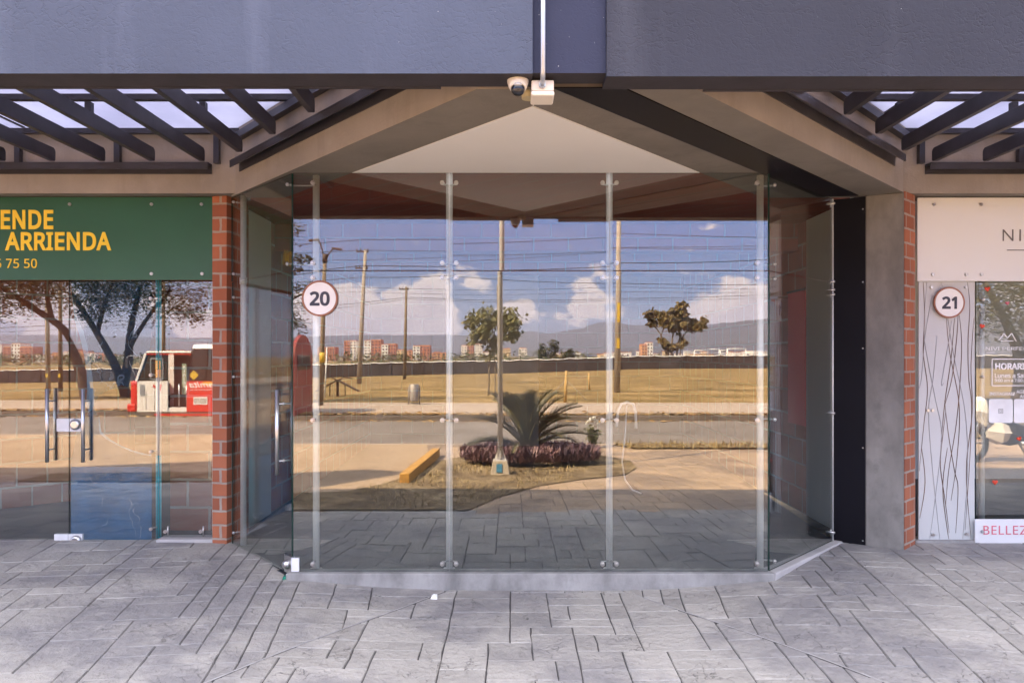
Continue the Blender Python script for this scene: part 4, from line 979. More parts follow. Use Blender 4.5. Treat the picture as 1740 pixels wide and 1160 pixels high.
# red banner further along, seen mirrored in the right flank
rb = thing('banner', 'tall red banner hanging on the brick wall inside the right flank glass', 'banner', (2.76, 7.36, .83))
MB().box((2.755, 7.14, .83), (2.766, 7.58, 2.11)).build('cloth', M['red_drape'], rb)
MB().box((2.745, 7.13, 2.111), (2.768, 7.59, 2.13)).build('rail', M['steel_dark'], rb)

# ------------------------------------------------------------------ dome camera, box and conduit under the fascia
dc = thing('dome_camera', 'white dome security camera with dark bubble under the fascia', 'security camera', P(880, 140, 3.32))
c = P(880, 133, 3.33); ax = Vector((.0, -.42, -.9)).normalized()
m = MB(); rp = [(0, .040), (.006, .046), (.02, .047), (.045, .041), (.062, .034)]
m.tube([c+ax*h for h, r in rp], [r for h, r in rp], 28); m.build('housing', M['cream_plastic'], dc)
m = MB(); bp = [(.062+.033*math.sin(a), .031*math.cos(a)) for a in [R(t) for t in (0, 15, 30, 45, 60, 75, 86)]]
m.tube([c+ax*h for h, r in bp], [r for h, r in bp], 24); m.build('bubble', M['bubble'], dc)
m = MB(); q = c+ax*.064+Vector((0, -.025, .012)); m.ball(q, .017, 1.1, .8, .5); m.build('camera_core', M['lens'], dc)
MB().tube([c-ax*.03, c-ax*.0005], .018, 14).build('stem', M['cream_plastic'], dc)
jb = thing('junction_box', 'square white plastic junction box beside the dome camera', 'junction box', P(922, 155, 3.33))
xa, xb = P(903, 0, 3.32).x, P(941, 0, 3.32).x
MB().box((xa, 3.305, EYE+1.150), (xb, 3.43, EYE+1.197)).build('box', M['cream_plastic'], jb, .006)
MB().box((xa-.002, 3.30, EYE+1.128), (xb+.002, 3.435, EYE+1.149)).build('lid', M['cream_plastic'], jb, .008)
x = P(922.5, 0, 3.24).x; cd = MB().tube([(x, 3.225, 3.92), (x, 3.225, EYE+1.205), (x, 3.24, EYE+1.185), (x, 3.30, EYE+1.172)], .0105, 12)
cd.tube([(x, 3.292, EYE+1.1737), (x, 3.304, EYE+1.1717)], .0155, 10); cd.tube([(x, 3.225, 3.05), (x, 3.225, 3.10)], .013, 12)
tag(recentre(cd.build('conduit', M['galv'])), 'thin galvanised conduit running down the fascia to the junction box', 'conduit')
# drainpipe behind the fascia, seen mirrored
x = .08
dpipe = MB().tube([(x-.10, 3.47, ZC+.46), (x-.06, 3.47, ZC+.45), (x-.01, 3.47, ZC+.40), (x, 3.47, ZC+.33), (x, 3.47, ZC-.01)], .030, 12)
dpipe.tube([(x, 3.47, ZC-.03), (x, 3.47, ZC+.02)], .036, 12)
tag(recentre(dpipe.build('drainpipe', M['pvc'])), 'beige plastic drainpipe behind the fascia above the camera, mirrored in the glass', 'pipe')
# bottle cap sized scrap of paper by the plinth
c = P(737, 1012, 4.78); m = MB(); m.add([(c.x-.02, 4.77, gz(c.x, 4.77)+.002), (c.x+.025, 4.76, gz(c.x, 4.76)+.003), (c.x+.02, 4.80, gz(c.x, 4.8)+.022), (c.x-.015, 4.81, gz(c.x, 4.81)+.014), (c.x, 4.785, gz(c.x, 4.78)+.03)], [(0, 1, 4), (1, 2, 4), (2, 3, 4), (3, 0, 4), (0, 3, 2, 1)])
tag(recentre(m.build('paper_scrap', M['sign_white'])), 'crumpled scrap of white paper on the paving before the plinth', 'litter')

# ------------------------------------------------------------------ across the forecourt and street (seen mirrored in the glass)
def leaf_cloud(mb, n, fn, size, rnd, droop=0, asp=.45):
    """n folded leaves at points given by fn()"""
    for _ in range(n):
        c = fn(); s = size*rnd.uniform(.6, 1.35); t = rnd.uniform(0, 2*math.pi)
        d = Vector((math.cos(t), math.sin(t), rnd.uniform(-.6, .5)-droop)).normalized()
        sd_ = d.cross(Vector((rnd.uniform(-.4, .4), rnd.uniform(-.4, .4), 1))).normalized()*s*asp; up = sd_.cross(d).normalized()*s*.14
        k = len(mb.v); mb.v += [c, c+d*s*.45+sd_-up, c+d*s, c+d*s*.45-sd_-up]
        mb.f.append([k, k+1, k+2]); mb.f.append([k, k+2, k+3]); mb.mi += [0, 0]; mb.sm += [False, False]
def in_blob(c, r, rnd, hollow=.35):
    while True:
        v = Vector((rnd.uniform(-1, 1), rnd.uniform(-1, 1), rnd.uniform(-1, 1)))
        if hollow < v.length < 1: return Vector(c)+Vector((v.x*r[0], v.y*r[1], v.z*r[2]))
def tree(base, label, limbs, clumps, leafmat, barkmat, nleaf, size, seed, group=None, droop=0, asp=.45, name='broadleaf_tree', trunk_r=.16):
    rnd = random.Random(seed); base = Vector(base); t = thing(name, label, 'tree', base, group)
    m = MB()
    for pts, r0, r1 in limbs:
        q = [base+Vector(p) for p in pts]; n = len(q); sm = []
        for i in range(n-1):
            for k in range(4):
                u = k/4; p0, p1, p2, p3 = q[max(0, i-1)], q[i], q[i+1], q[min(n-1, i+2)]
                sm.append(.5*((2*p1)+(p2-p0)*u+(2*p0-5*p1+4*p2-p3)*u*u+(3*p1-p0-3*p2+p3)*u**3))
        sm.append(q[-1]); L = len(sm)-1
        m.tube(sm, [r0+(r1-r0)*i/L for i in range(L+1)], 9)
    m.build('trunk', barkmat, t)
    m = MB(); tot = sum(c[1][0]*c[1][1]*c[1][2] for c in clumps)**1.0
    for c, r in clumps:
        k = max(12, int(nleaf*(r[0]*r[1]*r[2])/tot))
        subs = [in_blob(base+Vector(c), r, rnd, .3) for _ in range(max(5, k//48))]
        def fn():
            s = rnd.choice(subs); q = min(r)*.30
            return s+Vector((rnd.gauss(0, q), rnd.gauss(0, q), rnd.gauss(0, q*.75)))
        leaf_cloud(m, k, fn, size, rnd, droop, asp)
    m.build('crown', leafmat, t); return t
# big shade trees across the road
GT = 'shade trees across the road'
b = RP(219, 0, 34, WY); b.z = tz(b.x, b.y)
tree(b, 'dark shade tree with a forked leaning trunk right behind the bus', [([(0, 0, -.1), (-.25, 0, .6), (-.55, .1, 1.5), (-1.4, .1, 3.0), (-2.4, .2, 4.6)], .26, .10), ([(-.2, 0, .4), (.0, -.1, 1.6), (.1, -.1, 3.0), (.6, 0, 5.0)], .24, .09), ([(-.05, 0, 1.9), (.7, 0, 3.2), (1.9, .1, 4.8)], .13, .05), ([(-1.3, .1, 2.8), (-1.2, -.3, 4.0), (-.9, -.5, 5.2)], .12, .05)],
     [((-2.3, 0, 5.0), (2.0, 1.9, 1.3)), ((-.3, .2, 5.0), (1.9, 2.0, 1.5)), ((1.7, 0, 4.9), (1.9, 1.8, 1.5)), ((-.6, 0, 6.6), (2.6, 2.2, 1.3)), ((-1.4, .3, 3.9), (1.3, 1.2, .6)), ((2.7, .2, 3.9), (1.0, 1.0, .6))], M['leaf_dark'], M['bark'], 17000, .135, 21, GT)
b = RP(150, 0, 30, WY); b.z = tz(b.x, b.y)
tree(b, 'shade tree at the left with one long curved bare limb under its crown', [([(0, 0, -.1), (-.2, 0, .9), (-.55, 0, 1.9), (-1.1, 0, 2.8), (-2.2, .1, 3.6), (-3.4, .2, 4.4)], .24, .08), ([(-1.5, 0, 3.1), (-1.6, .2, 4.2), (-1.3, .2, 5.4)], .11, .04)],
     [((-3.3, 0, 4.5), (1.6, 1.6, 1.1)), ((-1.9, .3, 4.9), (1.7, 1.8, 1.3)), ((-4.6, -.2, 4.2), (1.3, 1.4, 1.1)), ((-3.0, 0, 6.0), (2.4, 2.0, 1.1)), ((-5.6, .2, 3.6), (.9, 1.0, .8))], M['leaf_dark'], M['bark'], 15000, .135, 22, GT)
b = RP(448, 0, 27, 5.0); b.z = tz(b.x, b.y)
tree(b, 'shade tree hanging loose leafy sprays beside the bus tail', [([(0, 0, -.1), (.1, 0, 1.2), (.0, 0, 2.4), (.5, .1, 4.0), (1.1, .2, 5.4)], .2, .06), ([(.0, 0, 2.2), (-.8, 0, 3.6), (-1.6, 0, 5.0)], .12, .04), ([(.2, 0, 3.0), (1.0, .2, 3.6), (1.6, .3, 3.9)], .07, .025)],
     [((1.1, .1, 2.9), (.75, .8, .55)), ((1.4, .2, 3.9), (.65, .8, .5)), ((1.0, .1, 4.9), (.75, .9, .35)), ((.6, .1, 5.9), (1.0, 1.0, .55)), ((-.9, 0, 4.6), (1.5, 1.4, 1.5)), ((-.3, 0, 6.4), (1.5, 1.3, .8)), ((.9, .2, 2.0), (.55, .7, .5)), ((1.1, 0, 1.1), (.4, .6, .35))], M['leaf_dark'], M['bark'], 8000, .12, 23, GT)
b = Vector((17.5, -14.5, 0)); b.z = -.22
tree(b, 'full shade tree across the road mirrored in the glass of shop 21', [([(0, 0, -.1), (.1, 0, 1.4), (-.3, 0, 2.6), (-1.2, .1, 4.2)], .28, .09), ([(.0, 0, 1.6), (.9, 0, 3.0), (2.0, 0, 4.6)], .2, .06)],
     [((-1.4, 0, 4.4), (2.3, 2.2, 1.9)), ((1.4, 0, 4.4), (2.4, 2.2, 1.9)), ((0, .2, 6.4), (2.8, 2.4, 1.6)), ((-.2, .5, 3.3), (2.4, 2.0, 1.1)), ((3.2, 0, 3.6), (1.4, 1.4, 1.2)), ((-3.0, 0, 3.5), (1.3, 1.4, 1.1))], M['leaf_dark'], M['bark'], 18000, .14, 24, GT)
# young tree with drooping leaves on the lawn
b = RP(832, 0, 34, 5.0); b.z = tz(b.x, b.y)
tree(b, 'young tree with rounded crown of drooping pale leaves on the lawn', [([(0, 0, -.05), (.03, 0, .9), (.08, 0, 1.7), (.2, 0, 2.5)], .045, .03), ([(.07, 0, 1.6), (.55, 0, 2.4), (.9, 0, 3.1)], .028, .012), ([(.15, 0, 2.2), (-.3, 0, 2.8), (-.6, 0, 3.4)], .024, .01), ([(.2, 0, 2.4), (.3, .1, 3.0), (.35, .1, 3.7)], .024, .01), ([(.3, 0, 0), (.3, 0, 1.2), (.25, .05, 2.2)], .03, .02)],
     [((-.55, 0, 3.3), (.55, .55, .5)), ((.1, 0, 3.55), (.75, .65, .5)), ((.95, 0, 3.3), (.55, .55, .55)), ((-.35, 0, 2.75), (.55, .5, .45)), ((.75, .1, 2.85), (.6, .5, .35)), ((.1, .1, 2.4), (.35, .4, .4)), ((.0, 0, 1.9), (.2, .25, .25))], M['leaf_droop'], M['bark_pale'], 2400, .19, 31, None, .9, .34, 'young_tree')
# sparse large-leaved tree behind the fence
b = RP(1143, 0, 134, 5.0); b.z = tz(b.x, b.y)-.2
k = 134/F
def bt(u, v): return ((u-1143)*k, 0, EYE+(603-v)*k-b.z)
tree(b, 'sparse tree of big brown leaves on several thin stems behind the fence', [([(0, 0, 0), bt(1140, 600), bt(1141, 575), bt(1147, 545)], .26, .10), ([(-.3, 0, 0), bt(1132, 595), bt(1120, 568), bt(1106, 548)], .2, .08), ([(.5, 0, 0), bt(1150, 592), bt(1164, 565), bt(1184, 548)], .2, .08), ([bt(1122, 570), bt(1127, 555), bt(1128, 540)], .1, .06), ([bt(1142, 570), bt(1155, 545), bt(1158, 525)], .1, .06), ([(-1.0, 0, 0), bt(1130, 603), bt(1126, 585)], .14, .07), ([(1.2, 0, 0), bt(1154, 603), bt(1157, 585)], .14, .07)],
     [(bt(1106, 543), (1.23, 1.26, 1.50)), (bt(1126, 541), (1.04, 1.17, 1.25)), (bt(1143, 522), (0.76, 1.08, 1.12)), (bt(1161, 526), (1.04, 1.26, 1.25)), (bt(1143, 545), (1.14, 1.26, 1.38)), (bt(1158, 545), (0.85, 1.08, 1.00)), (bt(1178, 551), (1.23, 1.26, 1.25)), (bt(1192, 546), (0.76, 0.90, 0.75)), (bt(1125, 580), (0.76, 0.90, 1.00)), (bt(1142, 588), (0.95, 0.90, 0.88)), (bt(1157, 583), (0.76, 0.90, 1.00)), (bt(1151, 564), (0.38, 0.45, 0.50))], M['leaf_brown'], M['bark_pale'], 2200, .85, 33, None, 1.1, .38, 'young_tree')

# cycad in its ring of purple plants
rnd = random.Random(5)
cb = RP(897, 0, 11.9, 5.0); cb.z = gz(cb.x, cb.y)+.03
cy = thing('cycad', 'dark green cycad with stiff feathery fronds rising from the purple bed', 'plant', cb)
MB().lathe(cb, [(.12, 0), (.13, .10), (.10, .2), (.03, .24)], 14).build('trunk', M['bark'], cy)
for i in range(44):
    az = rnd.uniform(0, 2*math.pi) if i > 14 else rnd.choice([0, math.pi])+rnd.uniform(-.6, .6); el = R(rnd.choice([24, 34, 44, 52, 58, 64, 70, 76, 82])+rnd.uniform(-4, 4)); L = rnd.uniform(.92, 1.10)
    h = Vector((math.cos(az), math.sin(az), 0)); c0 = cb+Vector((0, 0, .18))
    pts = []
    for k in range(13):
        t = k/12; e = el-.32*t*t; pts.append(c0+h*(L*t*math.cos(e))+Vector((0, 0, L*t*math.sin(e))))
    m = MB(); m.tube(pts, [.010*(1-.8*k/12)+.001 for k in range(13)], 5, 1)
    side = h.cross(Vector((0, 0, 1)))
    for k in range(64):
        t = .10+.90*k/63; j = min(11, int(t*12)); p = pts[j].lerp(pts[j+1], t*12-j); d = (pts[j+1]-pts[j]).normalized(); upv = side.cross(d)
        ll = .24*math.sin(math.pi*min(1, .15+t*.85))**.6+.03
        for s in (-1, 1):
            dd = (d*.85+side*s*.62+upv*.32+Vector((rnd.uniform(-.06, .06), rnd.uniform(-.06, .06), rnd.uniform(-.05, .05)))).normalized(); w = d*.0085
            q = len(m.v); m.v += [p-w, p+w, p+dd*ll]; m.f.append([q, q+1, q+2]); m.mi.append(0); m.sm.append(False)
    m.build('frond', [M['cycad'], M['cycad_rib']], cy)
m = MB()
for _ in range(3400):
    a = rnd.uniform(0, 2*math.pi); r = rnd.uniform(.26, 1.0)**.6; px, py = cb.x+.06+1.06*r*math.cos(a), cb.y+.62*r*math.sin(a)
    hgt = rnd.uniform(.16, .36)*(1.12-.4*r); t = rnd.uniform(0, 6.28); d = Vector((math.cos(t)*.45, math.sin(t)*.45, 1)).normalized(); z0 = gz(px, py)+.03
    for s in range(3):
        p = Vector((px, py, z0))+d*hgt*(.25+.25*s); tt = t+2.1*s; l = Vector((math.cos(tt)*.7, math.sin(tt)*.7, 1.0)).normalized(); w = l.cross(Vector((0, 0, 1))).normalized()*.014; L = rnd.uniform(.10, .17)
        q = len(m.v); m.v += [p, p+l*L*.5+w, p+l*L, p+l*L*.5-w]; m.f += [[q, q+1, q+2], [q, q+2, q+3]]; m.mi += [0, 0]; m.sm += [False, False]
tag(m.build('purple_groundcover', M['purple']), 'bed of purple leaved ground cover ringing the cycad', 'ground cover', None, 'stuff')
m = MB()
for _ in range(9000):
    px, py = rnd.uniform(-5.5, 1.9), rnd.uniform(-3.0, 2.3)
    if sum(1 for i in range(len(BED)) if ((BED[i][1] > py) != (BED[i-1][1] > py)) and px < (BED[i-1][0]-BED[i][0])*(py-BED[i][1])/(BED[i-1][1]-BED[i][1])+BED[i][0]) % 2 == 0: continue
    if mnoise.noise((px*1.3, py*1.3, 0)) < -.12: continue
    z0 = gz(px, py)+.012; t = rnd.uniform(0, 6.28); L = rnd.uniform(.03, .085); d = Vector((math.cos(t)*.7, math.sin(t)*.7, .8))*L; w = Vector((-math.sin(t), math.cos(t), 0))*.005
    q = len(m.v); m.v += [Vector((px, py, z0))-w, Vector((px, py, z0))+w, Vector((px, py, z0))+d]; m.f.append([q, q+1, q+2]); m.mi.append(0); m.sm.append(False)
for _ in range(2600):
    px, py = rnd.uniform(1.9, 14), rnd.uniform(-4.42, -3.6); z0 = gz(px, py)+.03; t = rnd.uniform(0, 6.28); L = rnd.uniform(.04, .14); d = Vector((math.cos(t)*.5, math.sin(t)*.5, .9))*L; w = Vector((-math.sin(t), math.cos(t), 0))*.008
    q = len(m.v); m.v += [Vector((px, py, z0))-w, Vector((px, py, z0))+w, Vector((px, py, z0))+d]; m.f.append([q, q+1, q+2]); m.mi.append(0); m.sm.append(False)
tag(m.build('grass', M['dry_blade']), 'short dry grass on the planted island and the verge', 'grass', None, 'stuff')
m = MB()
for _ in range(4200):
    px = rnd.gauss(0, 1)*14-6; py = -11.25-abs(rnd.gauss(0, .45)) if rnd.random() < .8 else -10.98+abs(rnd.gauss(0, .25)); z0 = -.185 if py < -11.16 else (ROAD_Z+.006 if py > -11 else -.195)
    t = rnd.uniform(0, 6.28); s = rnd.uniform(.04, .11); a = Vector((math.cos(t), math.sin(t), rnd.uniform(-.1, .3)))*s; b_ = Vector((-math.sin(t), math.cos(t), rnd.uniform(0, .4)))*s*.5; c = Vector((px, py, z0+.01))
    q = len(m.v); m.v += [c-a, c+b_, c+a, c-b_]; m.f.append([q, q+1, q+2, q+3]); m.mi.append(0); m.sm.append(False)
tag(m.build('fallen_leaves', M['leaf_litter']), 'dry brown leaves fallen along the far kerb', 'leaves', None, 'stuff')
# rose bush
rbp = RP(1008, 0, 14.0, 5.0); rbp.z = gz(rbp.x, rbp.y)
rb = thing('rose_bush', 'small rose bush with white flowers by the road', 'plant', rbp); m = MB()
tips = []
for i in range(11):
    t = rnd.uniform(0, 6.28); sp_ = rnd.uniform(.03, .13); hh = rnd.uniform(.28, .46); pts = [rbp+Vector((math.cos(t)*.02, math.sin(t)*.02, 0)), rbp+Vector((math.cos(t)*sp_*.6, math.sin(t)*sp_*.6, hh*.5)), rbp+Vector((math.cos(t)*sp_, math.sin(t)*sp_, hh))]
    m.tube(pts, [.006, .005, .003], 5); tips.append(pts)
m.build('stems', M['rose_leaf'], rb); m = MB()
def fn():
    p = rnd.choice(tips); u = rnd.uniform(.1, 1); return (p[0].lerp(p[1], u*2) if u < .5 else p[1].lerp(p[2], u*2-1))+Vector((rnd.gauss(0, .035), rnd.gauss(0, .035), rnd.gauss(0, .02)))
leaf_cloud(m, 420, fn, .055, rnd, .3); m.build('leaves', M['rose_leaf'], rb)
for (ox, oz, r) in ((0, .50, .055), (-.07, .47, .045), (.07, .48, .05), (.03, .54, .045), (-.03, .53, .04), (.10, .44, .035), (-.11, .44, .03), (.02, .38, .03)):
    m = MB(); c = rbp+Vector((ox, rnd.uniform(-.04, .06), oz))
    for q in range(26):
        t, p = rnd.uniform(0, 6.28), rnd.uniform(-.3, 1.2); d = Vector((math.cos(t)*math.cos(p), math.sin(t)*math.cos(p), math.sin(p))); s_ = d.cross(Vector((.1, .2, 1))).normalized()
        k = len(m.v); m.v += [c+d*r*.2, c+d*r*.7+s_*r*.45, c+d*r+Vector((0, 0, r*.15)), c+d*r*.7-s_*r*.45]; m.f.append([k, k+1, k+2, k+3]); m.mi.append(0); m.sm.append(False)
    m.build('flower', M['petal'], rb)
# slim steel pole on its footing just behind the camera
pb = Vector((-.155, -.62, gz(-.155, -.62)+.03))
fp = thing('pole', 'slim grey steel pole on a concrete footing beside the purple bed', 'pole', pb)
MB().tube([pb+Vector((0, 0, .19)), pb+Vector((.0, 0, 4.5)), pb+Vector((.01, 0, 7.5))], [.038, .036, .030], 18).build('shaft', M['pole_steel'], fp)
m = MB(); a, b_ = .135, .10
m.add([(pb.x+sx*a, pb.y+sy*a, pb.z-.03) for sx, sy in ((-1,-1),(1,-1),(1,1),(-1,1))]+[(pb.x+sx*b_, pb.y+sy*b_, pb.z+.17) for sx, sy in ((-1,-1),(1,-1),(1,1),(-1,1))], [(0,3,2,1),(4,5,6,7),(0,1,5,4),(1,2,6,5),(2,3,7,6),(3,0,4,7)])
fo = m.build('footing', M['base_concrete'], fp, .008)
MB().obox((pb.x-.01, pb.y+.124, pb.z+.075), (.040, 0, 0), (0, -.011, .058), (0, .003, .0006)).build('paint_patch', M['blue_paint'], fo)
MB().box((pb.x-.085, pb.y-.085, pb.z+.171), (pb.x+.085, pb.y+.085, pb.z+.183)).build('base_plate', M['pole_steel'], fp)
for dxg, dyg in ((1, 0), (-1, 0), (0, 1), (0, -1)):
    m = MB(); p0 = pb+Vector((dxg*.038, dyg*.038, .184)); p1 = pb+Vector((dxg*.08, dyg*.08, .184)); p2 = pb+Vector((dxg*.038, dyg*.038, .31)); n = Vector((-dyg, dxg, 0))*.004
    m.add([p0-n, p1-n, p2-n, p0+n, p1+n, p2+n], [(0, 1, 2), (3, 5, 4), (0, 3, 4, 1), (1, 4, 5, 2), (2, 5, 3, 0)]); m.build('gusset', M['pole_steel'], fp)
# yellow kerb stone at the tip of the island
def ground_at(u, v, zf=None):
    D = 10
    for _ in range(30):
        y = 10-D; z = gz(0, y)+.03; D = (EYE-z)*F/(v-603)
    return Vector(((u-870)/F*D, 10-D, z))
a, b_ = ground_at(742, 772), ground_at(688, 818); b2 = ground_at(684, 822)
d = (b_-a).normalized(); m = MB(); m.bar(a+Vector((0, 0, .02)), b_+Vector((0, 0, .02)), .13, .16); tag(recentre(m.build('kerb_stone', M['kerb_yellow'], None, .012)), 'yellow painted kerb stone at the tip of the planted island', 'kerb')

# far poles, lamp, wires
GP = 'utility poles across the road'
def pole(u0, u1, vtop, D, r, lab, mat, band=None, plane=5.0, arms=(), grp=GP):
    b = RP(u0, 0, D, plane); b.z = tz(b.x, b.y)-.05; top = RP(u1, vtop, D, plane); t = thing('utility_pole', lab, 'utility pole', b, grp)
    m = MB().tube([b, top], [r, r*.62], 12); m.build('shaft', mat, t)
    if band:
        for (v0, v1) in band:
            f0 = (RP(u0, v0, D, plane).z-b.z)/(top.z-b.z); f1 = (RP(u0, v1, D, plane).z-b.z)/(top.z-b.z); rr_ = r*(1-.38*(f0+f1)/2)+.012
            q0_, q1_ = b.lerp(top, f0), b.lerp(top, f1); MB().obox((q0_+q1_)/2+Vector((0, rr_*.93, 0)), (rr_*.45, 0, 0), (0, rr_*.12, 0), (q0_-q1_)/2).build('yellow_label', M['diamond'], t)
    for f in arms:
        p = b.lerp(top, f); m = MB().bar(p+Vector((-.75, 0, 0)), p+Vector((.25, 0, 0)), .1, .1); 
        for s in (-.7, -.4, .2): m.tube([p+Vector((s, 0, .05)), p+Vector((s, 0, .25))], .05, 8)
        m.build('crossarm', M['rust'], t)
    return b, top
pA = pole(611.5, 622, 428, 62, .21, 'leaning weathered utility pole left of the bare lawn bin', M['pole_concrete'], arms=(.985, .86))
pB = pole(689, 692, 488, 82, .20, 'thin brown utility pole standing just in front of the fence', M['bark_pale'], arms=(.97,))
pD = pole(1047, 1052, 330, 36, .155, 'pale concrete utility pole with yellow labels on the right of the lawn', M['pole_concrete'], [(515, 548), (575, 592)])
pC = pole(851, 848, 484, 95, .18, 'far thin utility pole behind the young tree', M['bark_pale'])
pole(78, 74, 380, 39, .12, 'pale utility pole with yellow band left of the shade trees', M['pole_concrete'], [(635, 641)], WY)
pole(99, 98, 385, 46, .13, 'darker utility pole with yellow band behind the paler one', M['bark_pale'], [(635, 641)], WY)
pole(277, 278, 440, 60, .16, 'brown utility pole rising behind the bus roof', M['bark_pale'], None, WY)
lb = RP(546.5, 0, 25.5, 5.0); lb.z = -.22; lt = RP(553, 446, 25.5, 5.0)
lp = thing('street_lamp', 'brown street lamp with two arms spread in a V', 'street lamp', lb)
MB().tube([lb, lt], [.085, .065], 12).build('shaft', M['bark_pale'], lp); MB().tube([lt-Vector((0, 0, .08)), lt+Vector((0, 0, .22))], .085, 12).build('collar', M['rust'], lp)
for pts in ([(551, 446), (549, 430), (545, 417), (541, 411)], [(555, 446), (558, 437), (563, 430), (567, 426)]):
    q = [RP(u, v, 25.5, 5.0) for u, v in pts]; ar = MB().tube(q, .025, 8).build('arm', M['rust'], lp)
    e = q[-1]; s = 1 if pts[0][0] > 553 else -1
    h = MB(); h.obox(e+Vector((s*.13, 0, -.01)), Vector((.17, 0, -.02*s)), Vector((0, .07, 0)), Vector((0, 0, .035))); h.build('lamp_head', M['rust'], ar, .02)
p = lb.lerp(lt, .30); MB().tube([p, p+Vector((.01, 0, .35))], .09, 12).build('yellow_label', M['diamond'], lp)
GW = 'overhead cables along the road'
def wire(lab, pts, r, D):
    q = [RP(u, v, D, 5.0) for u, v in pts]; out = []
    for i in range(len(q)-1):
        for k in range(8):
            t = k/8; p = q[i].lerp(q[i+1], t); p = p-Vector((0, 0, (q[i+1]-q[i]).length*.010*math.sin(math.pi*t))); out.append(p)
    out.append(q[-1]); tag(recentre(MB().tube(out, r, 5).build('overhead_cable', M['wire'])), lab, 'cable', GW)
wire('topmost overhead cable, crossing the blue sky below the fascia', [(-700, 470), (620, 411), (1050, 399), (1700, 402), (2300, 396)], .020, 50)
wire('second overhead cable from the top, tied to the leaning pole head', [(-700, 450), (621, 429), (1050, 423), (1700, 400), (2300, 380)], .020, 60)
wire('third overhead cable from the top, rising to the right', [(-700, 500), (470, 447), (1050, 424), (1700, 412), (2300, 400)], .018, 62)
wire('heavy overhead cable just above the glass joint on the right', [(-700, 560), (617, 455), (1052, 449), (1330, 442), (2300, 420)], .028, 55)
wire('overhead cable meeting the leaning pole below its arm', [(-700, 540), (616, 472), (765, 469), (1050, 482), (1500, 478), (2300, 470)], .024, 60)
wire('thin straight overhead cable through the cloud tops', [(-700, 500), (600, 489), (1050, 488), (1500, 487), (2300, 485)], .016, 75)
wire('thin overhead cable a little below the straight one', [(-700, 505), (600, 497), (1050, 496), (1500, 490), (2300, 480)], .016, 78)
wire('lowest pair cable, dipping towards the short brown pole', [(-700, 570), (520, 523), (692, 506), (1050, 508), (1500, 488), (2300, 470)], .026, 80)
wire('lowest thin cable beside the dipping one', [(-700, 580), (520, 529), (692, 509), (1050, 511), (1500, 495), (2300, 480)], .018, 81)

# fence with dark cloth and white top band
FX = [-170+2.6*i for i in range(140)]
def fpt(x): return Vector((x, FENCE_Y+.8*math.sin(x*.045), 0))
fe = thing('site_fence', 'long fence of dark brown cloth with a sagging white top band across the lawn', 'fence', fpt(0)+Vector((0, 0, fence_base(0))))
m, wb, wl = MB(), MB(), MB(); fr_ = random.Random(3)
tops = []
for i, x in enumerate(FX):
    p = fpt(x); zb = fence_base(x); tops.append((p, zb, zb+2.08+fr_.uniform(-.05, .07)))
for i in range(len(FX)-1):
    for k in range(4):
        t0, t1 = k/4, (k+1)/4
        def at(t):
            p = tops[i][0].lerp(tops[i+1][0], t); zb = tops[i][1]+(tops[i+1][1]-tops[i][1])*t; zt_ = tops[i][2]+(tops[i+1][2]-tops[i][2])*t-.10*math.sin(math.pi*t); return p, zb, zt_
        (p, zb, zt0), (q, zb1, zt1) = at(t0), at(t1); bul = Vector((0, .10*math.sin(math.pi*t0), 0)); bul1 = Vector((0, .10*math.sin(math.pi*t1), 0))
        m.add([p+Vector((0, 0, zb)), q+Vector((0, 0, zb1)), q+bul1+Vector((0, 0, zt1)), p+bul+Vector((0, 0, zt0)), p+Vector((0, -.02, zb)), q+Vector((0, -.02, zb1)), q+bul1+Vector((0, -.02, zt1)), p+bul+Vector((0, -.02, zt0))], [(0, 3, 2, 1), (4, 5, 6, 7), (3, 7, 6, 2), (0, 1, 5, 4)])
        wb.tube([p+bul+Vector((0, .04, zt0)), q+bul1+Vector((0, .04, zt1))], .075, 6, 0, False)
m.build('cloth', M['fabric'], fe); wb.build('top_band', M['white_band'], fe)
for i in range(4, len(FX), 2):
    p, zb, zt_ = tops[i]
    if abs(870+F*p.x/121-700) < 950: MB().tube([p+Vector((0, .09, zb-.1)), p+Vector((0, .09, zt_+.10))], .055, 6).build('post', M['rust'], fe)
rl = thing('railing', 'white steel railing frames standing behind the right end of the fence', 'railing', RP(1230, 612, 140, 5.0))
for (u0, u1, v0) in ((1160, 1178, 598), (1178, 1201, 596), (1201, 1221, 594), (1222, 1234, 596), (1234, 1266, 593), (1266, 1310, 598)):
    m = MB(); w = .09
    for (a, b_) in (((u0, v0), (u1, v0)), ((u0, 601), (u1, 601)), ((u0+.5, v0), (u0+.5, 612)), ((u1-.5, v0), (u1-.5, 612))): m.tube([RP(*a, 140, 5.0), RP(*b_, 140, 5.0)], w, 6)
    m.build('frame', M['white_band'], rl)

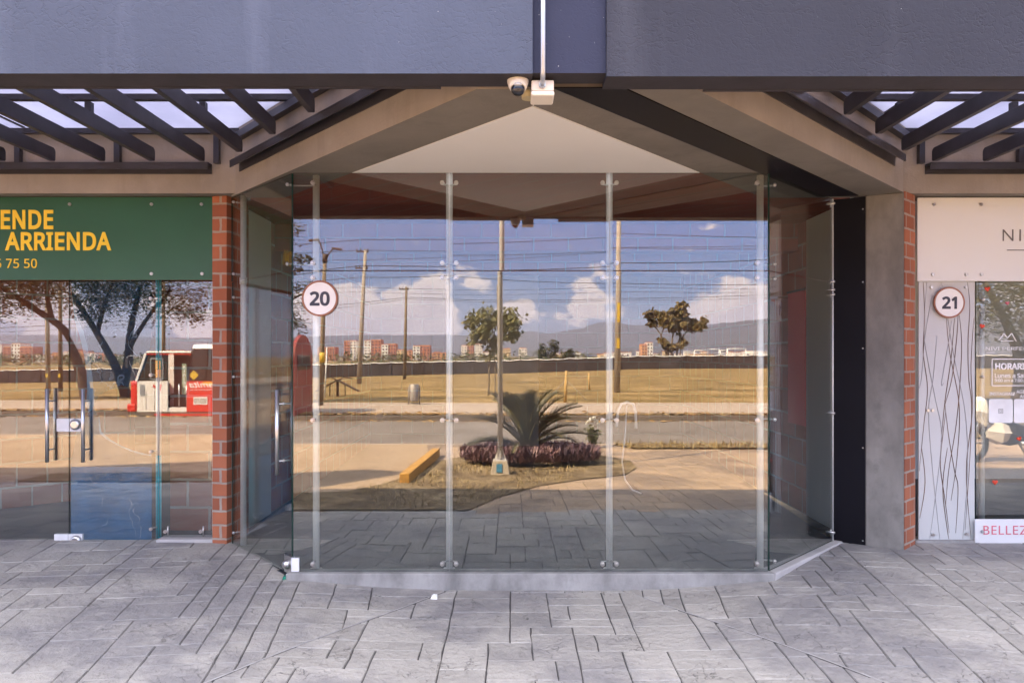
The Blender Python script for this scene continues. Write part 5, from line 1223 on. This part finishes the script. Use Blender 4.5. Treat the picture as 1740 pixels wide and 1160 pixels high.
# things on the lawn
tc_ = RP(705, 0, 26.0, 5.0); tc_.z = tz(tc_.x, tc_.y)
bn = thing('litter_bin', 'tilting steel litter bin slung in a frame on the lawn', 'litter bin', tc_)
m = MB(); 
for s in (-.19, .19): m.tube([tc_+Vector((s, 0, 0)), tc_+Vector((s, 0, .62))], .022, 8)
m.tube([tc_+Vector((-.19, 0, .06)), tc_+Vector((.19, 0, .06))], .018, 8); m.build('frame', M['bin'], bn)
MB().lathe(tc_+Vector((0, 0, .12)), [(.13, 0), (.145, .05), (.165, .58), (.155, .585), (.13, .1)], 18).build('bucket', M['bin'], bn)
for (u, D, h, lab, lean) in ((962, 27.5, 1.15, 'yellow wooden tree stake leaning on the lawn, the thicker one', .06), (1004, 40, .9, 'thin pale stake further back on the lawn', -.05)):
    p = RP(u, 0, D, 5.0); p.z = tz(p.x, p.y); tag(recentre(MB().tube([p-Vector((0, 0, .05)), p+Vector((lean, 0, h))], [.06, .055], 9).build('wooden_stake', M['wood'])), lab, 'stake', 'wooden stakes on the lawn')
    if u == 962:
        m = MB(); q = p+Vector((lean*.7, 0, h*.72)); m.tube([q, p+Vector((-.75, .2, .02))], .008, 5); m.tube([q, p+Vector((.85, .2, .02))], .008, 5); tag(recentre(m.build('stay_rope', M['seam'])), 'two thin ropes staying the yellow stake', 'rope')
p = RP(553, 0, 31, 5.0); p.z = tz(p.x, p.y); tag(recentre(MB().tube([p, p+Vector((.10, 0, 2.1))], [.035, .025], 8).build('marker_rod', M['white_band'])), 'white marker rod standing beside the street lamp', 'rod')
pt = RP(575, 0, 34, 5.0); pt.z = tz(pt.x, pt.y)
tb = thing('exercise_bench', 'dark metal exercise bench with sloping boards on the lawn', 'bench', pt)
MB().tube([pt, pt+Vector((0, 0, .75))], .06, 8).build('post', M['rust'], tb)
for s in (-1, 1):
    MB().bar(pt+Vector((s*.95, 0, .22)), pt+Vector((0, 0, .72)), .32, .05).build('sloping_board', M['rust'], tb)
    MB().tube([pt+Vector((s*.35, 0, 0)), pt+Vector((s*.33, 0, .5))], .025, 6).build('leg', M['rust'], tb)
    m = MB().tube([pt+Vector((s*.05, 0, .72)), pt+Vector((s*.3, 0, .86)), pt+Vector((s*.7, .1, .78))], .03, 6); m.tube([pt+Vector((s*.2, -.25, .95)), pt+Vector((s*.3, 0, .86)), pt+Vector((s*.25, .25, .98))], .025, 6); m.build('grip', M['rust'], tb)

# ------------------------------------------------------------------ red and white bus at the far kerb
BY = -11.0                      # side that faces the shops
def BX(u): return RP(u, 0, 23.0, WY).x
def BZ(v): return EYE+(603-v)/F*22.8
bx0, bx1 = BX(229), -6.05
bus = thing('bus', 'small red and white bus parked at the far kerb with its door open', 'bus', ((bx0+bx1)/2, BY-.95, ROAD_Z))
yb = BY-1.9
zs, zm, zr = BZ(700), BZ(647), BZ(600); zr2 = BZ(585)
b = MB(); b.box((BX(231), BY-.02, zs), (BX(243), yb, zm)); b.build('nose', M['bus_red'], bus, .05)
MB().box((BX(226), BY+.01, BZ(699)), (BX(241), yb-.02, BZ(686))).build('bumper', M['bus_red'], bus, .03)
m = MB().prism([(BX(243.2), BY), (BX(291), BY), (BX(291), BY-.06), (BX(243.2), BY-.06)], zs, zm); m.build('front_panel', M['bus_white'], bus)
MB().box((BX(248), BY+.012, BZ(672)), (BX(256), BY+.001, BZ(652))).build('badge', M['galv'], bus, .03)
text('fleet_number', '14', (BX(282), BY+.002, BZ(662)), .16, M['bus_red'], bus, 'L', bold=.02, face=1)
for u in (258, 272): MB().box((BX(u), BY+.001, zs+.05), (BX(u)+.012, BY+.003, BZ(664))).build('panel_seam', M['bus_dark'], bus)
# cab: slanting windscreen, side light, roof
m = MB(); q = [(BX(241), zm), (BX(291), zm), (BX(291), zr), (BX(258), zr)]
m.add([(x, BY-.005, z) for x, z in q]+[(x, BY-.05, z) for x, z in q], [(0, 1, 2, 3)[::-1], (4, 5, 6, 7), (0, 4, 7, 3), (1, 2, 6, 5), (0, 1, 5, 4), (3, 7, 6, 2)]); m.build('cab_side', M['bus_glass'], bus)
m = MB(); m.bar((BX(242), BY+.002, zm), (BX(258), BY+.002, zr), .05, .06); m.build('windscreen_post', M['bus_white'], bus)
wf = MB(); 
for (p, q) in (((266, 644), (283, 644)), ((266, 609), (283, 609)), ((266, 644), (266, 609)), ((283, 644), (283, 609))): wf.bar((BX(p[0]), BY+.006, BZ(p[1])), (BX(q[0]), BY+.006, BZ(q[1])), .035, .012, 0, (0, 1, 0))
wfo = wf.build('window_frame', M['galv'], bus); MB().box((BX(274), BY-.002, BZ(641)), (BX(279), BY+.003, BZ(612))).build('curtain', M['bus_orange'], wfo)
m = MB(); m.prism([(BX(258), BY+.01), (BX(331), BY+.01), (BX(331), yb), (BX(258), yb)], zr, BZ(596.5)); m.build('roof', M['bus_white'], bus, .03)
MB().box((BX(258), BY+.012, BZ(602.5)), (BX(331), BY+.02, BZ(601))).build('trim', M['bus_red'], bus)
MB().box((BX(243), yb, zs), (bx1-.02, yb+.05, zr-.001)).build('far_side', M['bus_white'], bus)
# doorway with steps and hanging strip
MB().box((BX(291.5), BY-.40, zs), (BX(322.5), BY-.44, zr-.002)).build('doorway_shade', M['bus_dark'], bus)  # dark sheet across the open door, the inside's shade as its colour
MB().box((BX(291.6), BY-.02, zs), (BX(322.6), BY-.38, BZ(692))).build('step', M['bus_white'], bus)
for u in (309.5, 322): MB().tube([(BX(u), BY-.03, BZ(692)), (BX(u), BY-.03, BZ(652))], .02, 8).build('grab_rail', M['galv'], bus)
st = MB().box((BX(312.5), BY-.10, BZ(670)), (BX(320.5), BY-.12, BZ(618))).build('door_strip', M['sage'], bus)
for i, ch in enumerate('SENIOR'): text('lettering', ch, (BX(316.5), BY-.099, BZ(626+6.6*i)), .075, M['white_print'], st, 'C', bold=.02, face=1)
# saloon
MB().box((BX(323), BY, zs), (bx1, BY-.06, zm)).build('side_panel', M['bus_red'], bus)
MB().box((BX(350), BY+.001, BZ(655)), (bx1-.3, BY+.004, BZ(648))).build('stripe', M['bus_orange'], bus)
m = MB(); q = [(BX(327), zm+.002), (bx1-.06, zm+.002), (bx1-.22, BZ(592)), (BX(334), BZ(592))]
m.add([(x, BY-.01, z) for x, z in q]+[(x, BY-.07, z) for x, z in q], [(0, 1, 2, 3)[::-1], (4, 5, 6, 7), (0, 4, 7, 3), (1, 2, 6, 5), (0, 1, 5, 4), (3, 7, 6, 2)]); m.build('side_window', M['bus_glass'], bus)
m = MB()
for u in (328, 354, 392, 430): m.bar((BX(u), BY-.003, zm+.003), (BX(u+4), BY-.003, BZ(592)), .03, .02)
m.bar((BX(330), BY-.003, BZ(613)), (bx1-.15, BY-.003, BZ(613)), .02, .015, 0, (0, 1, 0)); m.build('window_bar', M['bus_dark'], bus)
m = MB(); n_ = 10; pr = [(BY+.01, BZ(592)), (BY-.03, BZ(587)), (BY-.2, BZ(584.5)), (yb+.2, BZ(584.5)), (yb+.03, BZ(587)), (yb, BZ(592))]
m.add([(BX(333), y, z) for y, z in pr]+[(bx1-.22, y, z) for y, z in pr], [tuple(range(6)), tuple(range(6, 12))[::-1]]+[(i, 6+i, 6+(i+1) % 6, (i+1) % 6) for i in range(6)]); m.build('roof', M['bus_white'], bus)
# rounded red tail with its window
m = MB(); pr = []
for k in range(17):
    t = math.pi*k/16; pr.append((BY-.95+.95*math.cos(t), BZ(612)+(BZ(571)-BZ(612))*math.sin(t)))
pr = [(BY, zs)]+pr+[(yb, zs)]; n_ = len(pr); x0_, x1_ = bx1-.05, bx1+.05
m.add([(x0_, y, z) for y, z in pr]+[(x1_, y, z) for y, z in pr], [tuple(range(n_)), tuple(range(n_, 2*n_))[::-1]]+[(i, n_+i, n_+(i+1) % n_, (i+1) % n_) for i in range(n_)]); tl = m.build('tail', M['bus_tail'], bus)
MB().box((x1_+.002, BY-.3, BZ(628)), (x1_+.02, yb+.3, BZ(604))).build('rear_window', M['bus_glass'], tl)
MB().box((BX(335), BY+.0012, BZ(645)), (BX(349), BY+.0018, BZ(620))).build('window_panel', M['bus_dark'], bus)
c = Vector((BX(335), BY+.006, BZ(637))); MB().obox(c, (.075, 0, .075), (-.075, 0, .075), (0, .003, 0)).build('diamond_decal', M['diamond'], bus)
text('lettering', 'amita', (BX(327), BY+.002, BZ(658)), .17, M['white_print'], bus, 'R', bold=.012, face=1, italic=.35, width=.75)
text('lettering', 'TRANSPORTES', (BX(328), BY+.002, BZ(663)), .035, M['white_print'], bus, 'R', face=1, width=.7)
pltx = MB().box((BX(334.5), BY+.001, BZ(687)), (BX(358), BY+.006, BZ(674))); po = pltx.build('plate', M['bus_white'], bus)
text('lettering', 'VCD-170', (BX(346.2), BY+.0062, BZ(685)), .15, M['grey_letter'], po, 'C', bold=.01, face=1, width=.36)
m = MB().box((BX(272), BY+.02, BZ(706)), (bx1, BY-.05, BZ(702.5))); m.build('skirt_rail', M['bus_red'], bus)
MB().box((BX(250), BY-.1, BZ(706)), (bx1-.1, yb+.1, zs-.002)).build('chassis', M['bus_dark'], bus)
for u, x in ((0, BX(262)), (1, bx1-1.0)):
    for y in (BY-.22, yb+.22):
        w = MB().lathe((x, y-.1, ROAD_Z+.30), [(.17, 0), (.29, .0), (.30, .04), (.30, .16), (.29, .2), (.17, .2)], 20, 'y').build('wheel', M['tyre'], bus)
        MB().lathe((x, y-.105, ROAD_Z+.30), [(.05, -.01), (.16, 0), (.16, .21), (.05, .22)], 16, 'y').build('rim', M['galv'], w)
for u in (233,):
    m = MB().tube([(BX(240), BY-.1, zm+.05), (BX(229), BY+.1, BZ(606)), (BX(236), BY+.12, BZ(604)), (BX(250), BY+.05, BZ(606))], .014, 6); m.build('mirror_bracket', M['galv'], bus)
    MB().box((BX(229)-.05, BY+.06, BZ(625)), (BX(229)+.05, BY+.12, BZ(608))).build('mirror', M['bus_dark'], bus, .02)

# parked motorcycle in front of shop 21
mo_ = Vector((7.7, .05, gz(7.7, .05)))
mc = thing('motorcycle', 'white motorcycle parked on the forecourt mirrored in the glass of shop 21', 'motorcycle', mo_)
def mp_(x, y, z): return mo_+Vector((x, y, z))
for x in (-.66, .62):
    w = MB(); pts = [mp_(x+.27*math.cos(t), 0, .29+.27*math.sin(t)) for t in [2*math.pi*k/20 for k in range(21)]]; w.tube(pts, .045, 8, 0, False); wo_ = w.build('wheel', M['tyre'], mc)
    h = MB().tube([mp_(x, -.05, .29), mp_(x, .05, .29)], .06, 10)
    for k in range(6):
        t = math.pi*k/3; h.tube([mp_(x, 0, .29), mp_(x+.24*math.cos(t), 0, .29+.24*math.sin(t))], .012, 5)
    h.build('rim', M['galv'], wo_)
def loft(name, secs, mat):      # secs: (x, half width, z low, z high)
    m = MB(); k = 7
    for (x, w, zl, zh) in secs:
        for j in range(k):
            t = 2*math.pi*j/k; m.v.append(mp_(x, w*math.cos(t), (zl+zh)/2+(zh-zl)/2*math.sin(t)))
    for i in range(len(secs)-1):
        for j in range(k): m.f.append([i*k+j, i*k+(j+1) % k, (i+1)*k+(j+1) % k, (i+1)*k+j]); m.mi.append(0); m.sm.append(False)
    m.f.append(list(range(k))[::-1]); m.f.append([(len(secs)-1)*k+j for j in range(k)]); m.mi += [0, 0]; m.sm += [False, False]; m.build(name, mat, mc)
loft('tank', [(-.35, .06, .70, .80), (-.22, .15, .66, .93), (.0, .14, .68, .94), (.14, .09, .70, .84)], M['bus_dark'])
loft('front_fairing', [(-.74, .05, .72, .80), (-.62, .17, .62, .98), (-.46, .19, .50, 1.02), (-.36, .11, .60, .84), (-.24, .04, .70, .78)], M['bus_white'])
loft('belly_fairing', [(-.42, .10, .36, .62), (-.20, .16, .26, .66), (.02, .10, .36, .54), (.12, .03, .46, .52)], M['bus_white'])
loft('tail_fairing', [(.30, .09, .66, .78), (.55, .10, .74, .86), (.85, .05, .86, .94)], M['bus_white'])
loft('seat', [(.10, .09, .80, .85), (.35, .13, .78, .87), (.62, .10, .86, .93)], M['bus_dark'])
loft('engine', [(-.2, .10, .28, .6), (.0, .14, .24, .64), (.25, .09, .3, .55)], M['steel_dark'])
m = MB(); m.tube([mp_(-.66, .07, .29), mp_(-.42, .07, .92)], .03, 8); m.tube([mp_(-.66, -.07, .29), mp_(-.42, -.07, .92)], .03, 8); m.build('fork', M['galv'], mc)
MB().tube([mp_(-.36, -.36, 1.0), mp_(-.42, -.15, .97), mp_(-.42, .15, .97), mp_(-.36, .36, 1.0)], .016, 8).build('handlebar', M['steel_dark'], mc)
MB().tube([mp_(.05, .14, .3), mp_(.4, .16, .32), mp_(.8, .17, .46)], [.035, .05, .06], 10).build('exhaust', M['galv'], mc)
MB().bar(mp_(.62, .05, .29), mp_(.1, .05, .38), .03, .06).build('swingarm', M['steel_dark'], mc)
MB().tube([mp_(.05, .1, .3), mp_(.12, .3, .0)], .014, 6).build('kickstand', M['steel_dark'], mc)

# ------------------------------------------------------------------ town and hills beyond the fence
DB = 740.0
GB = 'apartment blocks beyond the fence'
def block(cols, vtop, lab, plane=5.0, D=DB, rows=7, depth=16, vb=624):
    """cols: (u0, u1, wall kind, windows across, v top)"""
    u0, u1 = cols[0][0], cols[-1][1]; k = D/F
    base = RP((u0+u1)/2, vb, D, plane); t = thing('apartment_block', lab, 'apartment block', base, GB)
    for i, (a, b, kind, nw, vt) in enumerate(cols):
        pa, pb = RP(a, vt, D, plane), RP(b, vb, D, plane); y = pa.y; off = .6 if i % 2 else 0
        MB().box((pa.x+.02, y-off, pb.z), (pb.x-.02, y-depth, pa.z)).build('wall', M[kind], t)
        MB().box((pa.x+.3, y-off-.4, pa.z+.003), (pb.x-.3, y-depth+.4, pa.z+.8)).build('parapet', M['wall_brick' if kind != 'wall_brick' else 'wall_orange'], t)
        if nw:
            W_ = (pb.x-pa.x)/nw; fl = (EYE+(603-619)*k, pa.z); H = (fl[1]-fl[0])/rows
            for r in range(rows):
                for c in range(nw):
                    x = pa.x+W_*(c+.5); z = fl[0]+H*(r+.5)
                    MB().box((x-W_*.24, y-off+.02, z-H*.25), (x+W_*.24, y-off-.2, z+H*.27)).build('window', M['win'], t)
    return t
block([(541, 555, 'wall_orange', 2, 592), (555, 571, 'wall_brick', 3, 592)], 592, 'low orange brick block right of the street lamp', rows=5)
block([(586, 596, 'wall_brick', 2, 581), (596, 607, 'wall_white', 2, 580.5)], 580, 'tall brick and white block left of the leaning pole', rows=8)
block([(620, 632, 'wall_white', 2, 580), (632, 649, 'wall_brick', 3, 579)], 579, 'tall white and brick block right of the leaning pole', rows=8)
block([(650, 661, 'wall_white', 2, 586.5), (661, 674, 'wall_brick', 3, 586)], 586, 'white and brick block second right of the leaning pole', rows=6)
block([(676, 688, 'wall_cream', 2, 596), (688, 702, 'wall_orange', 2, 597)], 596, 'low cream and orange block behind the short brown pole', rows=5)
block([(703, 715, 'wall_white', 2, 589), (715, 732, 'wall_brick', 3, 588.5)], 588, 'white and brick block left of the second tube', rows=6)
block([(735, 760, 'wall_orange', 3, 601)], 601, 'low orange block beside the second tube', rows=4)
block([(786, 796, 'wall_white', 2, 588), (796, 807, 'wall_brick', 2, 588)], 588, 'small white and brick tower right of the second tube', rows=6)
block([(809, 822, 'wall_white', 3, 585)], 585, 'narrow white tower left of the young tree trunk', rows=7)
block([(857, 870, 'wall_cream', 3, 593)], 593, 'small cream block right of the steel pole', rows=5)
block([(884, 898, 'wall_white', 3, 592)], 592, 'small white block above the cycad', rows=5)
block([(1089, 1098, 'wall_orange', 2, 586), (1098, 1108, 'wall_white', 2, 583)], 583, 'small orange and white block left of the big leaved tree', rows=6)
for (cols, vt, lab) in (([(-40, -18, 'wall_brick', 3, 586), (-16, -2, 'wall_white', 2, 586)], 586, 'brick and white block at the far left edge'), ([(2, 14, 'wall_brick', 2, 590), (14, 30, 'wall_white', 3, 584), (30, 52, 'wall_brick', 3, 590)], 584, 'tall stepped block left of the pale banded pole'),
                        ([(57, 72, 'wall_white', 2, 603), (84, 95, 'wall_orange', 2, 600)], 600, 'low white and orange block behind the banded poles'), ([(104, 118, 'wall_white', 3, 598), (118, 134, 'wall_brick', 3, 594)], 594, 'white and brick block behind the curved limb'), ([(137, 150, 'wall_orange', 2, 597), (150, 166, 'wall_white', 2, 600)], 597, 'orange block behind the leaning trunk'),
                        ([(172, 188, 'wall_brick', 2, 602), (188, 204, 'wall_white', 2, 604)], 602, 'low brick block left of the forked trunk'), ([(278, 296, 'wall_brick', 3, 596), (296, 312, 'wall_white', 2, 596)], 596, 'brick block behind the bus roof')):
    block(cols, vt, lab, WY, rows=6)
# scattered low houses of the town
rnd = random.Random(17); tw_ = []
for i in range(46):
    D = rnd.uniform(780, 1200); u = rnd.choice([rnd.uniform(700, 1000), rnd.uniform(1020, 1320), rnd.uniform(1030, 1320)]); p = RP(u, 612, D, 5.0); w = rnd.uniform(5, 12); h = (612-rnd.uniform(597, 604))*D/F
    m = MB(); m.box((p.x-w/2, p.y, p.z-3), (p.x+w/2, p.y-9, p.z+h)); m.box((p.x-w/2-.3, p.y+.3, p.z+h+.01), (p.x+w/2+.3, p.y-9.3, p.z+h+.7), 1); m.box((p.x-w*.2, p.y+.05, p.z+h*.35), (p.x+w*.05, p.y+.004, p.z+h*.75), 2)
    tw_.append((u, h, m.build('town_house', [M[rnd.choice(['wall_white', 'wall_cream', 'wall_white'])], M['wall_brick'], M['win']])))
for u, h, o in tw_: tag(recentre(o), 'tiny pale house of the far town below the hills', 'house', 'far houses of the town')
# shrubby edge beyond the fence, and three taller trees
m = MB(); rnd = random.Random(9)
for i in range(330):
    D = rnd.uniform(150, 420); u = rnd.uniform(-420, 1560); h = rnd.uniform(2.0, 4.2)*D/300*1.0+1.0
    if u > 1160: h *= .55
    p = RP(u, 617, D, 5.0); r = rnd.uniform(1.6, 4.0)*D/300+.5
    leaf_cloud(m, 46, lambda: in_blob((p.x, p.y, p.z+h*.35), (r*1.5, r, h*.62), rnd, .2), .55*D/300+.35, rnd, 0, .6)
tag(m.build('far_scrub', M['leaf_far']), 'low band of distant scrub and bushes just beyond the fence', 'scrub', None, 'stuff')
for (u, vt, w, lab) in ((923, 583, 16, 'small rounded tree beyond the fence right of the cycad'), (945, 573, 22, 'taller bushy tree beyond the fence above the stake'), (968, 590, 18, 'low wide tree beyond the fence right of the bushy one')):
    D = 190; k = D/F; b = RP(u, 620, D, 5.0); H = (620-vt)*k
    tree(b, lab, [([(0, 0, -.5), (0, 0, H*.4), (.1, 0, H*.7)], .2, .06)], [((0, 0, H*.5), (w*.5*k, w*.5*k, H*.36)), ((.1, 0, H*.78), (w*.28*k, w*.28*k, H*.24)), ((-w*.3*k, 0, H*.4), (w*.3*k, w*.3*k, H*.25)), ((w*.3*k, 0, H*.38), (w*.32*k, w*.3*k, H*.25))], M['leaf_far'], M['bark'], 900, .55, int(u), 'trees beyond the fence', 0, .5, 'bushy_tree')
# hills
def ridge(name, pts, D, depth, amp, seed, plane=5.0):
    g = MB(); U0, U1, n = pts[0][0], pts[-1][0], 260; rows = 9
    def prof(u):
        for (a, va), (b, vb) in zip(pts, pts[1:]):
            if u <= b:
                t = (u-a)/(b-a); t = t*t*(3-2*t); return va+(vb-va)*t
        return pts[-1][1]
    for r in range(rows):
        t = r/(rows-1)                     # 0 foot, .5 crest, 1 back foot
        for i in range(n+1):
            u = U0+(U1-U0)*i/n; hgt = max(5, (603-prof(u))*D/F)
            x = (u-870)/F*D; s = math.sin(math.pi*t)**.8 if r != (rows-1)//2 else 1
            z = -40+(hgt+40)*s + amp*hgt*mnoise.fractal((x*.0035, t*3, seed), 1.0, 2.0, 4)*(.35+.65*s)*.55
            y = 10-D+depth*(.5-t)
            g.v.append(Vector((x, y, z)))
    for r in range(rows-1):
        for i in range(n): a = r*(n+1)+i; g.f.append([a, a+n+1, a+n+2, a+1]); g.mi.append(0); g.sm.append(True)
    struct(g.build(name, M['hill']))
ridge('hills', [(-1200, 560), (-500, 548), (-100, 566), (250, 572), (480, 574), (600, 569), (770, 570), (856, 567), (905, 562), (935, 567), (984, 560), (1024, 549), (1045, 549), (1070, 553), (1110, 553), (1150, 556), (1230, 550), (1400, 545), (1800, 540), (2600, 560)], 4200, 1500, .10, 1)
ridge('hills', [(1000, 603), (1100, 585), (1180, 560), (1230, 548), (1275, 540), (1310, 538), (1400, 530), (1600, 520), (2000, 540), (2600, 580)], 3000, 1100, .12, 2)

# ------------------------------------------------------------------ air
H = MB().box((-6500, -6800, -60), (6500, 190, 300)).build('haze', [])
H['kind'] = 'stuff'; H['label'] = 'pale haze lying over the plain and hills'
hm_ = bpy.data.materials.new('haze_air'); hm_.use_nodes = True; nt = hm_.node_tree; nt.nodes.clear()
ho = nt.nodes.new('ShaderNodeOutputMaterial'); pv = nt.nodes.new('ShaderNodeVolumePrincipled'); pv.inputs['Color'].default_value = (.74, .74, 1.0, 1); pv.inputs['Density'].default_value = .00015; pv.inputs['Anisotropy'].default_value = 0
nt.links.new(pv.outputs[0], ho.inputs['Volume']); H.data.materials.append(hm_)
